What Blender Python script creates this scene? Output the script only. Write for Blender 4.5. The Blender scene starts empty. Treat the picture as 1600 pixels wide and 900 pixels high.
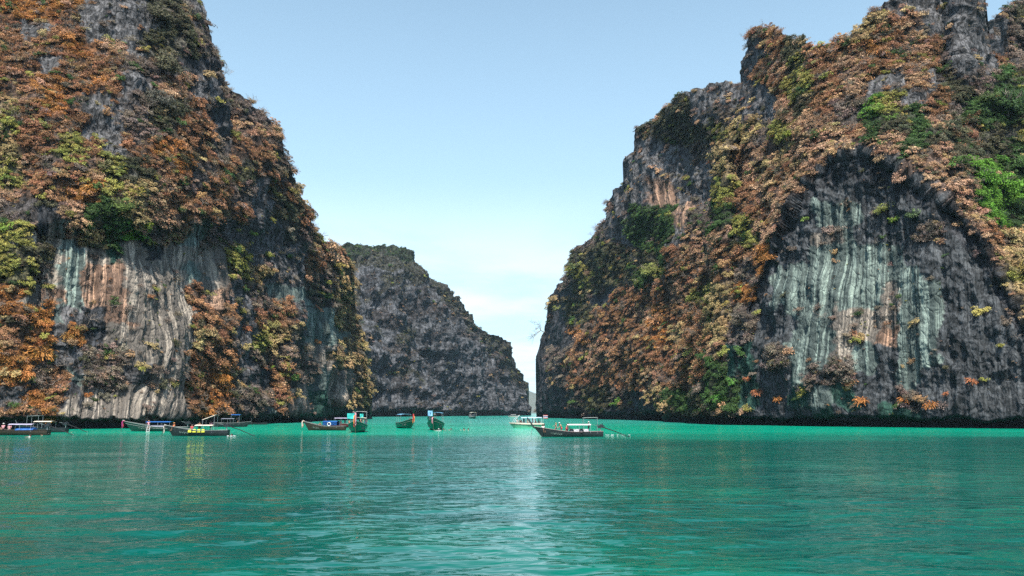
import bpy, bmesh, math, random
import numpy as np
from mathutils import Vector, Matrix, Euler

random.seed(7)
rng = np.random.default_rng(7)
S = bpy.context.scene
ROOT = S.collection

# ------------------------------------------------------------------ camera
EYE = 3.6
F = 1232.0                      # focal length in photograph pixels (1600 wide)
PITCH = math.atan(195.0 / F)
cam_d = bpy.data.cameras.new("camera")
cam_d.sensor_width = 36.0
cam_d.lens = F / 1600.0 * 36.0
cam_d.clip_start = 0.2
cam_d.clip_end = 30000
cam = bpy.data.objects.new("camera", cam_d)
cam.location = (0, 0, EYE)
cam.rotation_euler = (math.radians(90) + PITCH, 0, 0)
ROOT.objects.link(cam)
S.camera = cam

# ------------------------------------------------------------------ light and sky
SUN_DIR = Vector((0.04, -0.52, 0.85)).normalized()
SUN_EL = math.asin(SUN_DIR.z)
SUN_AZ = math.atan2(SUN_DIR.x, SUN_DIR.y)
sd = bpy.data.lights.new("sun", 'SUN')
sd.energy = 5.0
sd.angle = math.radians(0.5)
sd.color = (1.0, 0.95, 0.87)
sun = bpy.data.objects.new("sun", sd)
sun.rotation_euler = (-SUN_DIR).to_track_quat('-Z', 'Y').to_euler()
sun.location = (100, -60, 400)
ROOT.objects.link(sun)

W = bpy.data.worlds.new("World")
S.world = W
W.use_nodes = True
wt = W.node_tree
wt.nodes.clear()


def N(t, kind, **kw):
    n = t.nodes.new(kind)
    for k, v in kw.items():
        if k.startswith('i_'):
            n.inputs[k[2:].replace('_', ' ')].default_value = v
        else:
            setattr(n, k, v)
    return n


def L(t, a, b):
    t.links.new(a, b)


def vmath(t, op, a, b=None):
    n = t.nodes.new('ShaderNodeVectorMath')
    n.operation = op
    for i, s in enumerate((a, b)):
        if s is None:
            continue
        if hasattr(s, 'is_output'):
            t.links.new(s, n.inputs[i])
        else:
            n.inputs[i].default_value = s
    return n.outputs[0]


def smath(t, op, a, b=None, c=None, clamp=False):
    n = t.nodes.new('ShaderNodeMath')
    n.operation = op
    n.use_clamp = clamp
    for i, s in enumerate((a, b, c)):
        if s is None:
            continue
        if hasattr(s, 'is_output'):
            t.links.new(s, n.inputs[i])
        else:
            n.inputs[i].default_value = s
    return n.outputs[0]


def mixc(t, fac, a, b, mode='MIX'):
    n = t.nodes.new('ShaderNodeMix')
    n.data_type = 'RGBA'
    n.blend_type = mode
    for s, i in ((fac, 0), (a, 6), (b, 7)):
        if hasattr(s, 'is_output'):
            t.links.new(s, n.inputs[i])
        elif isinstance(s, (int, float)):
            n.inputs[i].default_value = s
        else:
            n.inputs[i].default_value = tuple(s)[:3] + (1.0,)
    return n.outputs[2]


def ramp(t, fac, lo, hi, smooth=True):
    n = t.nodes.new('ShaderNodeMapRange')
    n.interpolation_type = 'SMOOTHSTEP' if smooth else 'LINEAR'
    t.links.new(fac, n.inputs['Value'])
    n.inputs['From Min'].default_value = lo
    n.inputs['From Max'].default_value = hi
    return n.outputs['Result']


def noise_tex(t, vec, scale, detail=4, rough=0.55, dist=0.0):
    n = t.nodes.new('ShaderNodeTexNoise')
    n.inputs['Scale'].default_value = scale
    n.inputs['Detail'].default_value = detail
    n.inputs['Roughness'].default_value = rough
    n.inputs['Distortion'].default_value = dist
    if vec is not None:
        t.links.new(vec, n.inputs['Vector'])
    return n.outputs['Fac']


sky = N(wt, 'ShaderNodeTexSky', sky_type='NISHITA', sun_disc=False)
sky.sun_elevation = SUN_EL
sky.sun_rotation = SUN_AZ
sky.air_density = 1.0
sky.dust_density = 0.6
sky.ozone_density = 1.0
tc = N(wt, 'ShaderNodeTexCoord')
sep = N(wt, 'ShaderNodeSeparateXYZ')
L(wt, tc.outputs['Generated'], sep.inputs[0])
# thin cirrus: noise on a flat layer far above, thinner towards the zenith
zc = smath(wt, 'MAXIMUM', sep.outputs['Z'], 0.03)
inv = smath(wt, 'DIVIDE', 1.0, zc)
proj = N(wt, 'ShaderNodeCombineXYZ')
L(wt, smath(wt, 'MULTIPLY', sep.outputs['X'], inv), proj.inputs[0])
L(wt, smath(wt, 'MULTIPLY', sep.outputs['Y'], inv), proj.inputs[1])
mp = N(wt, 'ShaderNodeMapping')
mp.inputs['Location'].default_value = (2.3, 0.4, 0)
mp.inputs['Scale'].default_value = (0.55, 0.33, 1)
L(wt, proj.outputs[0], mp.inputs['Vector'])
cn = noise_tex(wt, mp.outputs[0], 1.0, 7, 0.55, 0.15)
cl = ramp(wt, cn, 0.34, 0.60)
fade = ramp(wt, sep.outputs['Z'], 0.30, 0.13)
clf = smath(wt, 'MULTIPLY', smath(wt, 'MULTIPLY', cl, fade), 0.55)
skyc = mixc(wt, 1.0, sky.outputs[0], (0.89, 1.03, 0.98), 'MULTIPLY')
# pale sky air towards the horizon
hz = ramp(wt, sep.outputs['Z'], 0.75, 0.0, False)
skyc = mixc(wt, smath(wt, 'MULTIPLY', hz, 0.68), skyc, (5.0, 7.1, 8.5))
skyc = mixc(wt, clf, skyc, (7.2, 7.9, 8.5))
bg = N(wt, 'ShaderNodeBackground')
bg.inputs['Strength'].default_value = 0.132
L(wt, skyc, bg.inputs['Color'])
wo = N(wt, 'ShaderNodeOutputWorld')
L(wt, bg.outputs[0], wo.inputs['Surface'])

S.view_settings.view_transform = 'Standard'
S.view_settings.look = 'None'
S.view_settings.exposure = 0.5
S.view_settings.gamma = 1.0
S.render.engine = 'CYCLES'
S.cycles.use_denoising = False
S.cycles.sample_clamp_direct = 3.0
S.cycles.sample_clamp_indirect = 2.0
S.cycles.use_adaptive_sampling = False
S.cycles.max_bounces = 5
S.cycles.diffuse_bounces = 0
S.cycles.glossy_bounces = 2
S.cycles.volume_bounces = 0
S.cycles.transparent_max_bounces = 4


# ------------------------------------------------------------------ pixel rays <-> world
CP, SP = math.cos(PITCH), math.sin(PITCH)


def ray(px, py):
    a = (np.asarray(px, float) - 800) / F
    b = (450 - np.asarray(py, float)) / F
    return a, CP - b * SP, SP + b * CP


def water_Y(px, py):
    a, dy, dz = ray(px, py)
    return -EYE / dz * dy


def world_at(px, py, Y):
    a, dy, dz = ray(px, py)
    t = Y / dy
    return a * t, Y + 0 * t, EYE + dz * t


def on_water(px, py):
    Y = float(water_Y(px, py))
    x, y, z = world_at(px, py, Y)
    return Vector((float(x), Y, 0.0))


def project(x, y, z):
    z = z - EYE
    f = y * CP + z * SP
    u = -y * SP + z * CP
    return 800 + F * x / f, 450 - F * u / f


# ------------------------------------------------------------------ numpy gradient noise
def _h(ix, iy, iz, seed):
    h = (ix.astype(np.uint32) * np.uint32(374761393) + iy.astype(np.uint32) * np.uint32(668265263)
         + iz.astype(np.uint32) * np.uint32(2246822519) + np.uint32(seed * 3266489917 % 4294967296))
    h ^= h >> np.uint32(13)
    h *= np.uint32(1274126177)
    h ^= h >> np.uint32(16)
    h *= np.uint32(2654435761)
    h ^= h >> np.uint32(15)
    return h


def perlin(x, y, z=0.0, seed=0):
    x, y, z = np.broadcast_arrays(np.asarray(x, float), y, z)
    xi, yi, zi = np.floor(x), np.floor(y), np.floor(z)
    fx, fy, fz = x - xi, y - yi, z - zi
    xi, yi, zi = xi.astype(np.int64), yi.astype(np.int64), zi.astype(np.int64)
    ux, uy, uz = [f * f * f * (f * (f * 6 - 15) + 10) for f in (fx, fy, fz)]
    r = 0.0
    for dx in (0, 1):
        for dy in (0, 1):
            for dz in (0, 1):
                h = _h(xi + dx, yi + dy, zi + dz, seed)
                gx = (h & np.uint32(1023)).astype(float) / 511.5 - 1
                gy = ((h >> np.uint32(10)) & np.uint32(1023)).astype(float) / 511.5 - 1
                gz = ((h >> np.uint32(20)) & np.uint32(1023)).astype(float) / 511.5 - 1
                d = gx * (fx - dx) + gy * (fy - dy) + gz * (fz - dz)
                w = (ux if dx else 1 - ux) * (uy if dy else 1 - uy) * (uz if dz else 1 - uz)
                r = r + w * d
    return r * 1.3


def fbm(x, y, z, seed=0, octv=4, gain=0.5):
    r, a = 0.0, 1.0
    for o in range(octv):
        r = r + a * perlin(x, y, z, seed + o * 7)
        x, y, z = x * 2.03 + 3.1, y * 2.03 + 1.7, z * 2.03 + 5.3
        a *= gain
    return r


def ridged(x, y, z, seed=0, octv=3):
    r, a = 0.0, 1.0
    for o in range(octv):
        r = r + a * (1 - 2.2 * np.abs(perlin(x, y, z, seed + o * 11)))
        x, y, z = x * 2.1 + 3.1, y * 2.1 + 1.7, z * 2.1 + 5.3
        a *= 0.5
    return r


def smooth(x, a, b):
    t = np.clip((x - a) / (b - a), 0, 1)
    return t * t * (3 - 2 * t)


# ------------------------------------------------------------------ materials
def new_mat(name):
    m = bpy.data.materials.new(name)
    m.use_nodes = True
    t = m.node_tree
    b = t.nodes['Principled BSDF']
    return m, t, b


def rock_material(name, f=1.0):
    """f scales the features: larger for the cliffs further off"""
    m, t, b = new_mat(name)
    geo = N(t, 'ShaderNodeNewGeometry')
    pos = geo.outputs['Position']
    col = N(t, 'ShaderNodeAttribute', attribute_name='base').outputs['Color']
    st = N(t, 'ShaderNodeAttribute', attribute_name='streak').outputs['Fac']
    # warp, then very tall thin noise = drip streaks
    wn = N(t, 'ShaderNodeTexNoise')
    wn.inputs['Scale'].default_value = 0.09 * f
    wn.inputs['Detail'].default_value = 2
    L(t, pos, wn.inputs['Vector'])
    wv = vmath(t, 'MULTIPLY', vmath(t, 'SUBTRACT', wn.outputs['Color'], (0.5, 0.5, 0.5)), (3.2 / f, 3.2 / f, 0))
    pw = vmath(t, 'ADD', pos, wv)
    su = N(t, 'ShaderNodeAttribute', attribute_name='su').outputs['Vector']
    ps = vmath(t, 'MULTIPLY', vmath(t, 'ADD', su, vmath(t, 'MULTIPLY', wv, (0.35, 0.35, 0))), (1, 1, 0.022))
    s1 = noise_tex(t, ps, 0.75 * f, 6, 0.66)
    s2 = noise_tex(t, ps, 2.1 * f, 3, 0.6)
    sA = ramp(t, s1, 0.44, 0.56)
    sB = ramp(t, s2, 0.34, 0.56)
    brk = ramp(t, noise_tex(t, vmath(t, 'MULTIPLY', su, (1.0, 1.0, 0.22)), 0.22 * f, 4, 0.6), 0.33, 0.55)
    sm = smath(t, 'MULTIPLY', smath(t, 'MULTIPLY', sA, sB), smath(t, 'MULTIPLY_ADD', brk, 0.85, 0.15))
    dark = mixc(t, 1.0, col, (0.27, 0.28, 0.30), 'MULTIPLY')
    streaked = mixc(t, sm, dark, mixc(t, ramp(t, s2, 0.5, 0.7), col, mixc(t, 1.0, col, (1.35, 1.35, 1.3), 'MULTIPLY')))
    # chaotic weathered grey limestone: crisp clefts and pale ribs
    pr = vmath(t, 'MULTIPLY', pw, (1, 1, 0.5))
    r1 = noise_tex(t, pr, 0.55 * f, 9, 0.72, 0.7)
    vo = N(t, 'ShaderNodeTexVoronoi', feature='DISTANCE_TO_EDGE')
    vo.inputs['Scale'].default_value = 0.75 * f
    L(t, vmath(t, 'MULTIPLY', pw, (1, 1, 0.38)), vo.inputs['Vector'])
    ed = ramp(t, vo.outputs['Distance'], 0.0, 0.13)
    r2 = ramp(t, r1, 0.40, 0.64)
    lum = smath(t, 'MULTIPLY', smath(t, 'MULTIPLY_ADD', r2, 1.65, 0.22), smath(t, 'MULTIPLY_ADD', ed, 0.45, 0.55))
    lumc = N(t, 'ShaderNodeCombineColor')
    for i in range(3):
        L(t, lum, lumc.inputs[i])
    rough_c = mixc(t, 1.0, col, lumc.outputs[0], 'MULTIPLY')
    c = mixc(t, st, rough_c, streaked)
    fine = noise_tex(t, pos, 3.2 * f, 6, 0.7)
    fl = smath(t, 'MULTIPLY_ADD', fine, 1.2, 0.4)
    fc = N(t, 'ShaderNodeCombineColor')
    for i in range(3):
        L(t, fl, fc.inputs[i])
    c = mixc(t, 1.0, c, fc.outputs[0], 'MULTIPLY')
    # near-black band at the foot: shade under the notch overhang, painted into the colour
    sp = N(t, 'ShaderNodeSeparateXYZ')
    L(t, pos, sp.inputs[0])
    foot_shade = ramp(t, smath(t, 'ADD', sp.outputs['Z'], smath(t, 'MULTIPLY', s2, 1.2)), 2.9, 1.9)
    c = mixc(t, foot_shade, c, (0.013, 0.015, 0.016))
    L(t, c, b.inputs['Base Color'])
    b.inputs['Roughness'].default_value = 0.88
    b.inputs['Specular IOR Level'].default_value = 0.22
    bm = N(t, 'ShaderNodeBump')
    bm.inputs['Strength'].default_value = 0.9
    bm.inputs['Distance'].default_value = 0.55 / f
    hgt = smath(t, 'ADD', smath(t, 'MULTIPLY', r1, 1.2), smath(t, 'MULTIPLY', s2, 0.55))
    hgt = smath(t, 'ADD', hgt, smath(t, 'MULTIPLY', ed, 0.30))
    L(t, hgt, bm.inputs['Height'])
    L(t, bm.outputs[0], b.inputs['Normal'])
    return m


def leaf_material():
    m, t, b = new_mat("foliage")
    tint = N(t, 'ShaderNodeAttribute', attribute_name='tint', attribute_type='INSTANCER').outputs['Color']
    sh = N(t, 'ShaderNodeAttribute', attribute_name='shade').outputs['Fac']
    cc = N(t, 'ShaderNodeCombineColor')
    for i in range(3):
        L(t, sh, cc.inputs[i])
    c = mixc(t, 1.0, tint, cc.outputs[0], 'MULTIPLY')
    L(t, c, b.inputs['Base Color'])
    b.inputs['Roughness'].default_value = 0.65
    b.inputs['Specular IOR Level'].default_value = 0.25
    tr = N(t, 'ShaderNodeBsdfTranslucent')
    L(t, c, tr.inputs['Color'])
    mx = N(t, 'ShaderNodeMixShader')
    mx.inputs[0].default_value = 0.22
    L(t, b.outputs[0], mx.inputs[1])
    L(t, tr.outputs[0], mx.inputs[2])
    L(t, mx.outputs[0], t.nodes['Material Output'].inputs['Surface'])
    return m


def bark_material():
    m, t, b = new_mat("bark")
    tcx = N(t, 'ShaderNodeTexCoord')
    n = noise_tex(t, tcx.outputs['Object'], 6, 4)
    c = mixc(t, n, (0.16, 0.125, 0.10), (0.42, 0.35, 0.29))
    L(t, c, b.inputs['Base Color'])
    b.inputs['Roughness'].default_value = 0.85
    return m


_mc = {}


def mat(name, col, rough=0.5, var=0.25, scale=3.0, metal=0.0, spec=0.4):
    """painted wood, cloth, skin ...: a colour broken up by wear"""
    if name in _mc:
        return _mc[name]
    m, t, b = new_mat(name)
    tcx = N(t, 'ShaderNodeTexCoord')
    n = noise_tex(t, tcx.outputs['Object'], scale, 5, 0.65)
    lo = tuple(x * (1 - var) for x in col)
    hi = tuple(min(1, x * (1 + var)) for x in col)
    c = mixc(t, ramp(t, n, 0.3, 0.7), lo, hi)
    L(t, c, b.inputs['Base Color'])
    b.inputs['Roughness'].default_value = rough
    b.inputs['Metallic'].default_value = metal
    b.inputs['Specular IOR Level'].default_value = spec
    _mc[name] = m
    return m


ROCK = rock_material("limestone", 1.0)
ROCK_FAR = rock_material("limestone_far", 0.42)
ROCK_MID = rock_material("limestone_mid", 0.62)
LEAF = leaf_material()
BARK = bark_material()


# ------------------------------------------------------------------ object helpers
def tag(o, label=None, cat=None, group=None, kind=None):
    if label:
        o['label'] = label
    if cat:
        o['category'] = cat
    if group:
        o['group'] = group
    if kind:
        o['kind'] = kind
    return o


def mesh_obj(name, verts, faces, m=None, parent=None, smooth_sh=False, me=None, loc=None):
    if me is None:
        me = bpy.data.meshes.new(name)
        me.from_pydata([tuple(v) for v in verts], [], faces)
        me.update()
        if smooth_sh:
            me.polygons.foreach_set('use_smooth', [True] * len(me.polygons))
        if m:
            me.materials.append(m)
    o = bpy.data.objects.new(name, me)
    ROOT.objects.link(o)
    if parent:
        o.parent = parent
    if loc is not None:
        o.location = loc
    return o


def np_mesh(name, P, Fq, m, smooth_sh=True):
    """P (n,3), Fq (k,4) quads, fast path"""
    me = bpy.data.meshes.new(name)
    me.vertices.add(len(P))
    me.vertices.foreach_set('co', np.ascontiguousarray(P, dtype=np.float32).ravel())
    k = Fq.shape[1]
    me.loops.add(Fq.size)
    me.loops.foreach_set('vertex_index', Fq.astype(np.int32).ravel())
    me.polygons.add(len(Fq))
    me.polygons.foreach_set('loop_start', np.arange(0, Fq.size, k, dtype=np.int32))
    me.polygons.foreach_set('loop_total', np.full(len(Fq), k, dtype=np.int32))
    me.polygons.foreach_set('use_smooth', np.full(len(Fq), smooth_sh))
    me.materials.append(m)
    me.update(calc_edges=True)
    return me


def grid_faces(nr, nc, wrap=False):
    r = np.arange(nr - 1)[:, None]
    c = np.arange(nc if wrap else nc - 1)[None, :]
    c2 = (c + 1) % nc
    a = r * nc + c
    b_ = r * nc + c2
    return np.stack([a, b_, b_ + nc, a + nc], -1).reshape(-1, 4)


def empty(name, loc=(0, 0, 0), rz=0.0):
    o = bpy.data.objects.new(name, None)
    o.empty_display_size = 0.3
    o.location = loc
    o.rotation_euler = (0, 0, rz)
    ROOT.objects.link(o)
    return o


# ------------------------------------------------------------------ what grows / shows where on the cliffs
MAP_L = """
oooOGGGdwG.........
bGGbGGGddw.........
bbboopGddw.........
bbGbbbwwKKw........
bbobobGppGww.......
npobGGwddbKww......
ybbbGGwdbbGpp......
nbbybGbobbwbbw.....
ybwbpydbowbdbw.....
pbbooynpbbbwGby....
wwKpggnppbbbGdd....
ySSTngvwpTwGGGwy...
ydSTSASKSSSyGGGbb..
ywSTPPSSSTSynGGwn..
oSPTPPSSSbPGwTTwnn.
ooTGKPSSSbbGbbGTyy.
boGoKSSSSnbGynGTTy.
ooGGwwSSSbbGwwwSnn.
owbTwwGSSboGKbwTSy.
GobKSSSSSbowwbSASn.
bboSSSSSSbbwGTAAAK.
""".strip().replace('O', 'o').split('\n')
MAP_L = [r if i < 8 else r[:14] + r[14:].replace('y', 'n').replace('d', 'b') for i, r in enumerate(MAP_L)]
MAP_R = """
................wGGGGGwd
...........bbddnnbpGGGGw
..........GGbdbbobpbGGKw
..........Gbpybpbb.bwGbw
.......GGGGGbybpGGpGdwgd
......ddGwGGpdbwvyGbwggg
.....ddddyywyppbgdgpdbdy
.....GGGwnGGyppp.pgddddg
.....GGGGnGybpKKKKppdvvg
....GGPGGybypKKKKKK.pvvv
...wGggPwgbbpKTTKKKKKpvg
..wwGggGpyypKKSTKKKwKKbn
..ddddgbpbboKKTTTTKKKKKn
.wyddgywbbwoTTTTTTTKKKKy
nKdKbbbpynoKTTTTTSTTKKKG
wKdbbpobbnwKGTTSSSTTKGKG
KKobbwonwywKKTTSSPTTKKGK
KwwpbwbwbyAKwTTSTKTTKKGK
KwwwwbpwwgAKGTwwKGTKKGKG
KKwdwKngdgAKGATAGGwKGGGG
KKKKKGKKKKKGGGAGGAAGGGGG
""".strip().split('\n')
ROCKC = {'G': (0.135, 0.131, 0.133), 'K': (0.060, 0.062, 0.068), 'S': (0.52, 0.44, 0.355), 'P': (0.60, 0.37, 0.25),
         'T': (0.31, 0.385, 0.335), 'A': (0.05, 0.125, 0.095), 'B': (0.105, 0.112, 0.118)}
ROCKS = {'G': 0.15, 'K': 0.30, 'S': 1.0, 'P': 1.0, 'T': 1.0, 'A': 0.7, 'B': 0.5}
GROUNDC = {'o': (0.18, 0.085, 0.04), 'b': (0.085, 0.055, 0.04), 'p': (0.13, 0.085, 0.065), 'n': (0.2, 0.15, 0.09),
           'y': (0.11, 0.10, 0.055), 'g': (0.05, 0.06, 0.035), 'd': (0.08, 0.075, 0.06), 'v': (0.05, 0.08, 0.03),
           'w': (0.075, 0.066, 0.064)}
VEGC = {'o': (0.60, 0.26, 0.08), 'b': (0.46, 0.235, 0.12), 'p': (0.66, 0.395, 0.235), 'n': (0.60, 0.43, 0.20),
        'y': (0.38, 0.36, 0.09), 'g': (0.075, 0.14, 0.04), 'd': (0.13, 0.125, 0.07), 'v': (0.15, 0.33, 0.04),
        'w': (0.30, 0.225, 0.175)}
VEGN = {'o': 'orange', 'b': 'russet brown', 'p': 'pinkish dry', 'n': 'golden tan', 'y': 'yellow green',
        'g': 'dark green', 'd': 'dull olive', 'v': 'bright green', 'w': 'grey brown twiggy'}
VEGD = {'o': 0.85, 'b': 1.0, 'p': 1.0, 'n': 1.0, 'y': 1.0, 'g': 1.1, 'd': 1.0, 'v': 1.3, 'w': 0.75,
        'G': 0.08, 'K': 0.012, 'S': 0.05, 'P': 0.05, 'T': 0.010, 'A': 0.03, 'B': 0.006}
LET = list('obpnygdvwGKSPTAB')
LI = {c: i for i, c in enumerate(LET)}
MAP_R = [''.join(('y', 'n', 'p')[(i + j) % 3] if (c == 'y' and 9 <= j <= 12) else ('b' if (c == 'w' and 13 <= i <= 18 and 2 <= j <= 8) else c)
                 for j, c in enumerate(r)) for i, r in enumerate(MAP_R)]
MAP_R = [''.join('B' if (c in 'KG' and i >= 9 and j >= 11) else ('T' if (c == 'K' and i >= 10 and 12 <= j <= 17) else c)
                 for j, c in enumerate(r)) for i, r in enumerate(MAP_R)]


def letter_grid(mp_, x0, seed, px, py, far=False):
    rows, cols = len(mp_), max(len(r) for r in mp_)
    M = np.full((rows, cols), -1)
    for i, r in enumerate(mp_):
        for j, c in enumerate(r):
            if c in LI:
                M[i, j] = LI[c]
    # fill the '.' cells from the nearest filled cell in the row, then in the column
    for _ in range(30):
        for i in range(rows):
            for j in range(cols):
                if M[i, j] < 0:
                    for di, dj in ((0, -1), (0, 1), (1, 0), (-1, 0)):
                        a, b_ = i + di, j + dj
                        if 0 <= a < rows and 0 <= b_ < cols and M[a, b_] >= 0:
                            M[i, j] = M[a, b_]
                            break
    wx = 17 * perlin(px / 38, py / 38, 0, seed) + 10 * perlin(px / 13, py / 16, 0, seed + 3) + 5 * perlin(px / 5, py / 6, 0, seed + 5)
    wy = 17 * perlin(px / 38, py / 38, 7.7, seed) + 10 * perlin(px / 13, py / 16, 7.7, seed + 3) + 5 * perlin(px / 5, py / 6, 7.7, seed + 5)
    j = np.clip(np.floor((px + wx - x0) / 32), 0, cols - 1).astype(int)
    i = np.clip(np.floor((py + wy) / 32), 0, rows - 1).astype(int)
    return M[i, j]


def blur(A, n):
    for _ in range(n):
        P = np.pad(A, ((1, 1), (1, 1)) + ((0, 0),) * (A.ndim - 2), mode='edge')
        A = (P[:-2, 1:-1] + P[2:, 1:-1] + P[1:-1, :-2] + P[1:-1, 2:] + 2 * P[1:-1, 1:-1]) / 6
    return A


def normals_of(G):
    du = np.gradient(G, axis=1)
    dv = np.gradient(G, axis=0)
    n = np.cross(du, dv)
    n /= np.maximum(np.linalg.norm(n, axis=-1, keepdims=True), 1e-9)
    return n


SURF = {}


def cliff(name, x0, x1, crest, base, setback, letters, seed, label, streak_u=lambda px, py: px, rowstep=1.6, colstep=1.6, amp=1.0, fs=1.0,
          material=ROCK, notch=2.2, back=1.0, ragged=2.4, strata=0.0):
    cx, cy = np.array(crest, float).T
    bx, by = np.array(base, float).T
    us = [float(x0)]
    while us[-1] < x1:
        u = us[-1]
        st = colstep
        while st > 0.12 and abs(np.interp(u + st, cx, cy) - np.interp(u, cx, cy)) > 5.0:
            st *= 0.6
        us.append(u + st)
    u = np.array(us)
    yt = np.interp(u, cx, cy)
    # a ragged crest line
    yt = yt - ragged * fbm(u / (9.0 + 5 * (ragged - 2.4)), 0 * u + seed, 0 * u, seed, 4, 0.6)
    yb = np.interp(u, bx, by)
    yt = np.minimum(yt, yb - 1.5)
    nr = int((yb - yt).max() / rowstep) + 2
    v = np.linspace(0, 1, nr)
    px = np.broadcast_to(u[None, :], (nr, len(u))).copy()
    py = yb[None, :] + (yt - yb)[None, :] * v[:, None]
    Yb = water_Y(u, yb)
    h = (yb[None, :] - py) / F * Yb[None, :]
    Y = Yb[None, :] + setback(px, py, h, Yb[None, :])
    X, Y, Z = world_at(px, py, Y)
    G = np.stack([X, Y, Z], -1)
    let = letters(px, py)
    stk = np.array([ROCKS.get(c, 0.12) for c in LET])[let]
    colr = np.array([ROCKC.get(c) or GROUNDC[c] for c in LET])[let]
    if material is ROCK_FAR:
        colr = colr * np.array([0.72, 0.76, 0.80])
    stk = blur(stk, 2)
    colr = blur(colr, 1)
    nrm = normals_of(blur(G, 3))
    # face the outside (towards the viewer's side)
    if np.mean(nrm[..., 1]) > 0:
        nrm = -nrm
    x, y, z = G[..., 0] * fs, G[..., 1] * fs, G[..., 2] * fs
    sux = streak_u(px, py) * np.median(Yb) / F
    wq = perlin(x / 15, y / 15, z / 15, seed + 60) * 3
    big = fbm(x / 30, y / 30, z / 38, seed, 3)
    med = ridged(x / 9 + wq * .3, y / 9, z / 13, seed + 20, 4)
    fin = fbm(x / 1.9, y / 1.9, z / 3.0, seed + 30, 3, 0.6)
    wx_ = 1.3 * perlin(x / 8, y / 8, z / 22, seed + 41)
    flute = ridged((sux * fs + 0.5 * wx_) / 3.0, 0.0, z / 70, seed + 40, 3)
    block = np.round(3.0 * fbm(x / 7, y / 7, z / 9, seed + 80, 2)) / 3.0
    d = (5.0 * big + (1.5 * med + 1.0 * block) * (1 - 0.62 * stk) + strata * ridged((z + 0.22 * x) / 9.0, x / 60, 0.0, seed + 90, 2) + 0.62 * fin * (1 - 0.35 * stk)
         + 0.85 * flute * (0.25 + stk)) / fs * amp
    d *= smooth(h, -0.5, 5)[...]
    G = G + nrm * d[..., None]
    # wave-cut notch at the water line
    zz = G[..., 2] + 0.8 * perlin(G[..., 0] / 1.6, G[..., 1] / 1.6, 0, seed + 50) + 1.3 * perlin(G[..., 0] / 9, G[..., 1] / 9, 0, seed + 52)
    nd = 3.2 * notch / 2.2 * (1 - smooth(zz, notch * 0.75, notch * 1.25))
    rad = np.stack([G[..., 0], G[..., 1]], -1)
    rad /= np.linalg.norm(rad, axis=-1, keepdims=True)
    G[..., :2] += rad * nd[..., None]
    below = []
    for dz in (-3.5, -1.2):
        q = G[0].copy()
        q[:, 2] = dz
        below.append(q)
    bk = []
    for off, dz in ((2.5, 0.6), (8, -1.5), (20, -9), (45, -35), (80, -90), (120, -400)):
        q = G[-1].copy()
        rr = rad[-1]
        q[:, :2] += rr * off * back
        hz_ = np.maximum(q[:, 2], 0)
        q[:, 2] = np.maximum(q[:, 2] + dz * np.minimum(1, hz_ / 60), -3)
        q += 1.2 * np.stack([perlin(q[:, 0] / 5, q[:, 1] / 5, k, seed + 9) for k in range(3)], -1) * (off > 4)
        bk.append(q)
    A = np.concatenate([np.array(below), G, np.array(bk)], 0)
    ce = np.concatenate([np.repeat(colr[:1], 2, 0), colr, np.repeat(colr[-1:], len(bk), 0)], 0)
    se = np.concatenate([np.repeat(stk[:1], 2, 0), stk, np.repeat(stk[-1:], len(bk), 0)], 0)
    me = np_mesh(name, A.reshape(-1, 3), grid_faces(A.shape[0], A.shape[1]), material, True)
    at = me.attributes.new('base', 'FLOAT_COLOR', 'POINT')
    at.data.foreach_set('color', np.concatenate([ce.reshape(-1, 3), np.ones((ce.size // 3, 1))], 1).astype(np.float32).ravel())
    sv = np.stack([sux, 0 * sux, G[..., 2]], -1)
    sv = np.concatenate([np.repeat(sv[:1], 2, 0), sv, np.repeat(sv[-1:], len(bk), 0)], 0)
    at = me.attributes.new('su', 'FLOAT_VECTOR', 'POINT')
    at.data.foreach_set('vector', sv.astype(np.float32).ravel())
    at = me.attributes.new('streak', 'FLOAT', 'POINT')
    at.data.foreach_set('value', se.astype(np.float32).ravel())
    o = bpy.data.objects.new(name, me)
    ROOT.objects.link(o)
    tag(o, label, None, None, 'structure')
    dpx = np.gradient(px, axis=1)
    dpy = -np.gradient(py, axis=0)
    SURF[o.name] = dict(G=G, n=normals_of(blur(G, 1)) * (1 if np.mean(normals_of(G)[..., 1]) < 0 else -1), let=let,
                      area=np.abs(dpx * dpy), px=px, py=py, seed=seed)
    return o


# left cliff -------------------------------------------------------
crest_L = [(-160, -330), (120, -260), (230, -130), (270, -60), (296, 0), (304, 12), (309, 25), (306, 47), (311, 74), (330, 101), (350, 124),
           (369, 148), (393, 165), (408, 190), (424, 206), (428, 235), (432, 252), (445, 288), (461, 318), (477, 346),
           (498, 374), (528, 388), (541, 422), (551, 462), (555, 500), (560, 545), (567, 580), (570, 605), (572, 648), (584, 655)]
base_L = [(-160, 673), (0, 671.5), (90, 671), (200, 669.5), (300, 666.5), (400, 662.5), (470, 659.5), (540, 656.5), (580, 654), (600, 653)]


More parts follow.
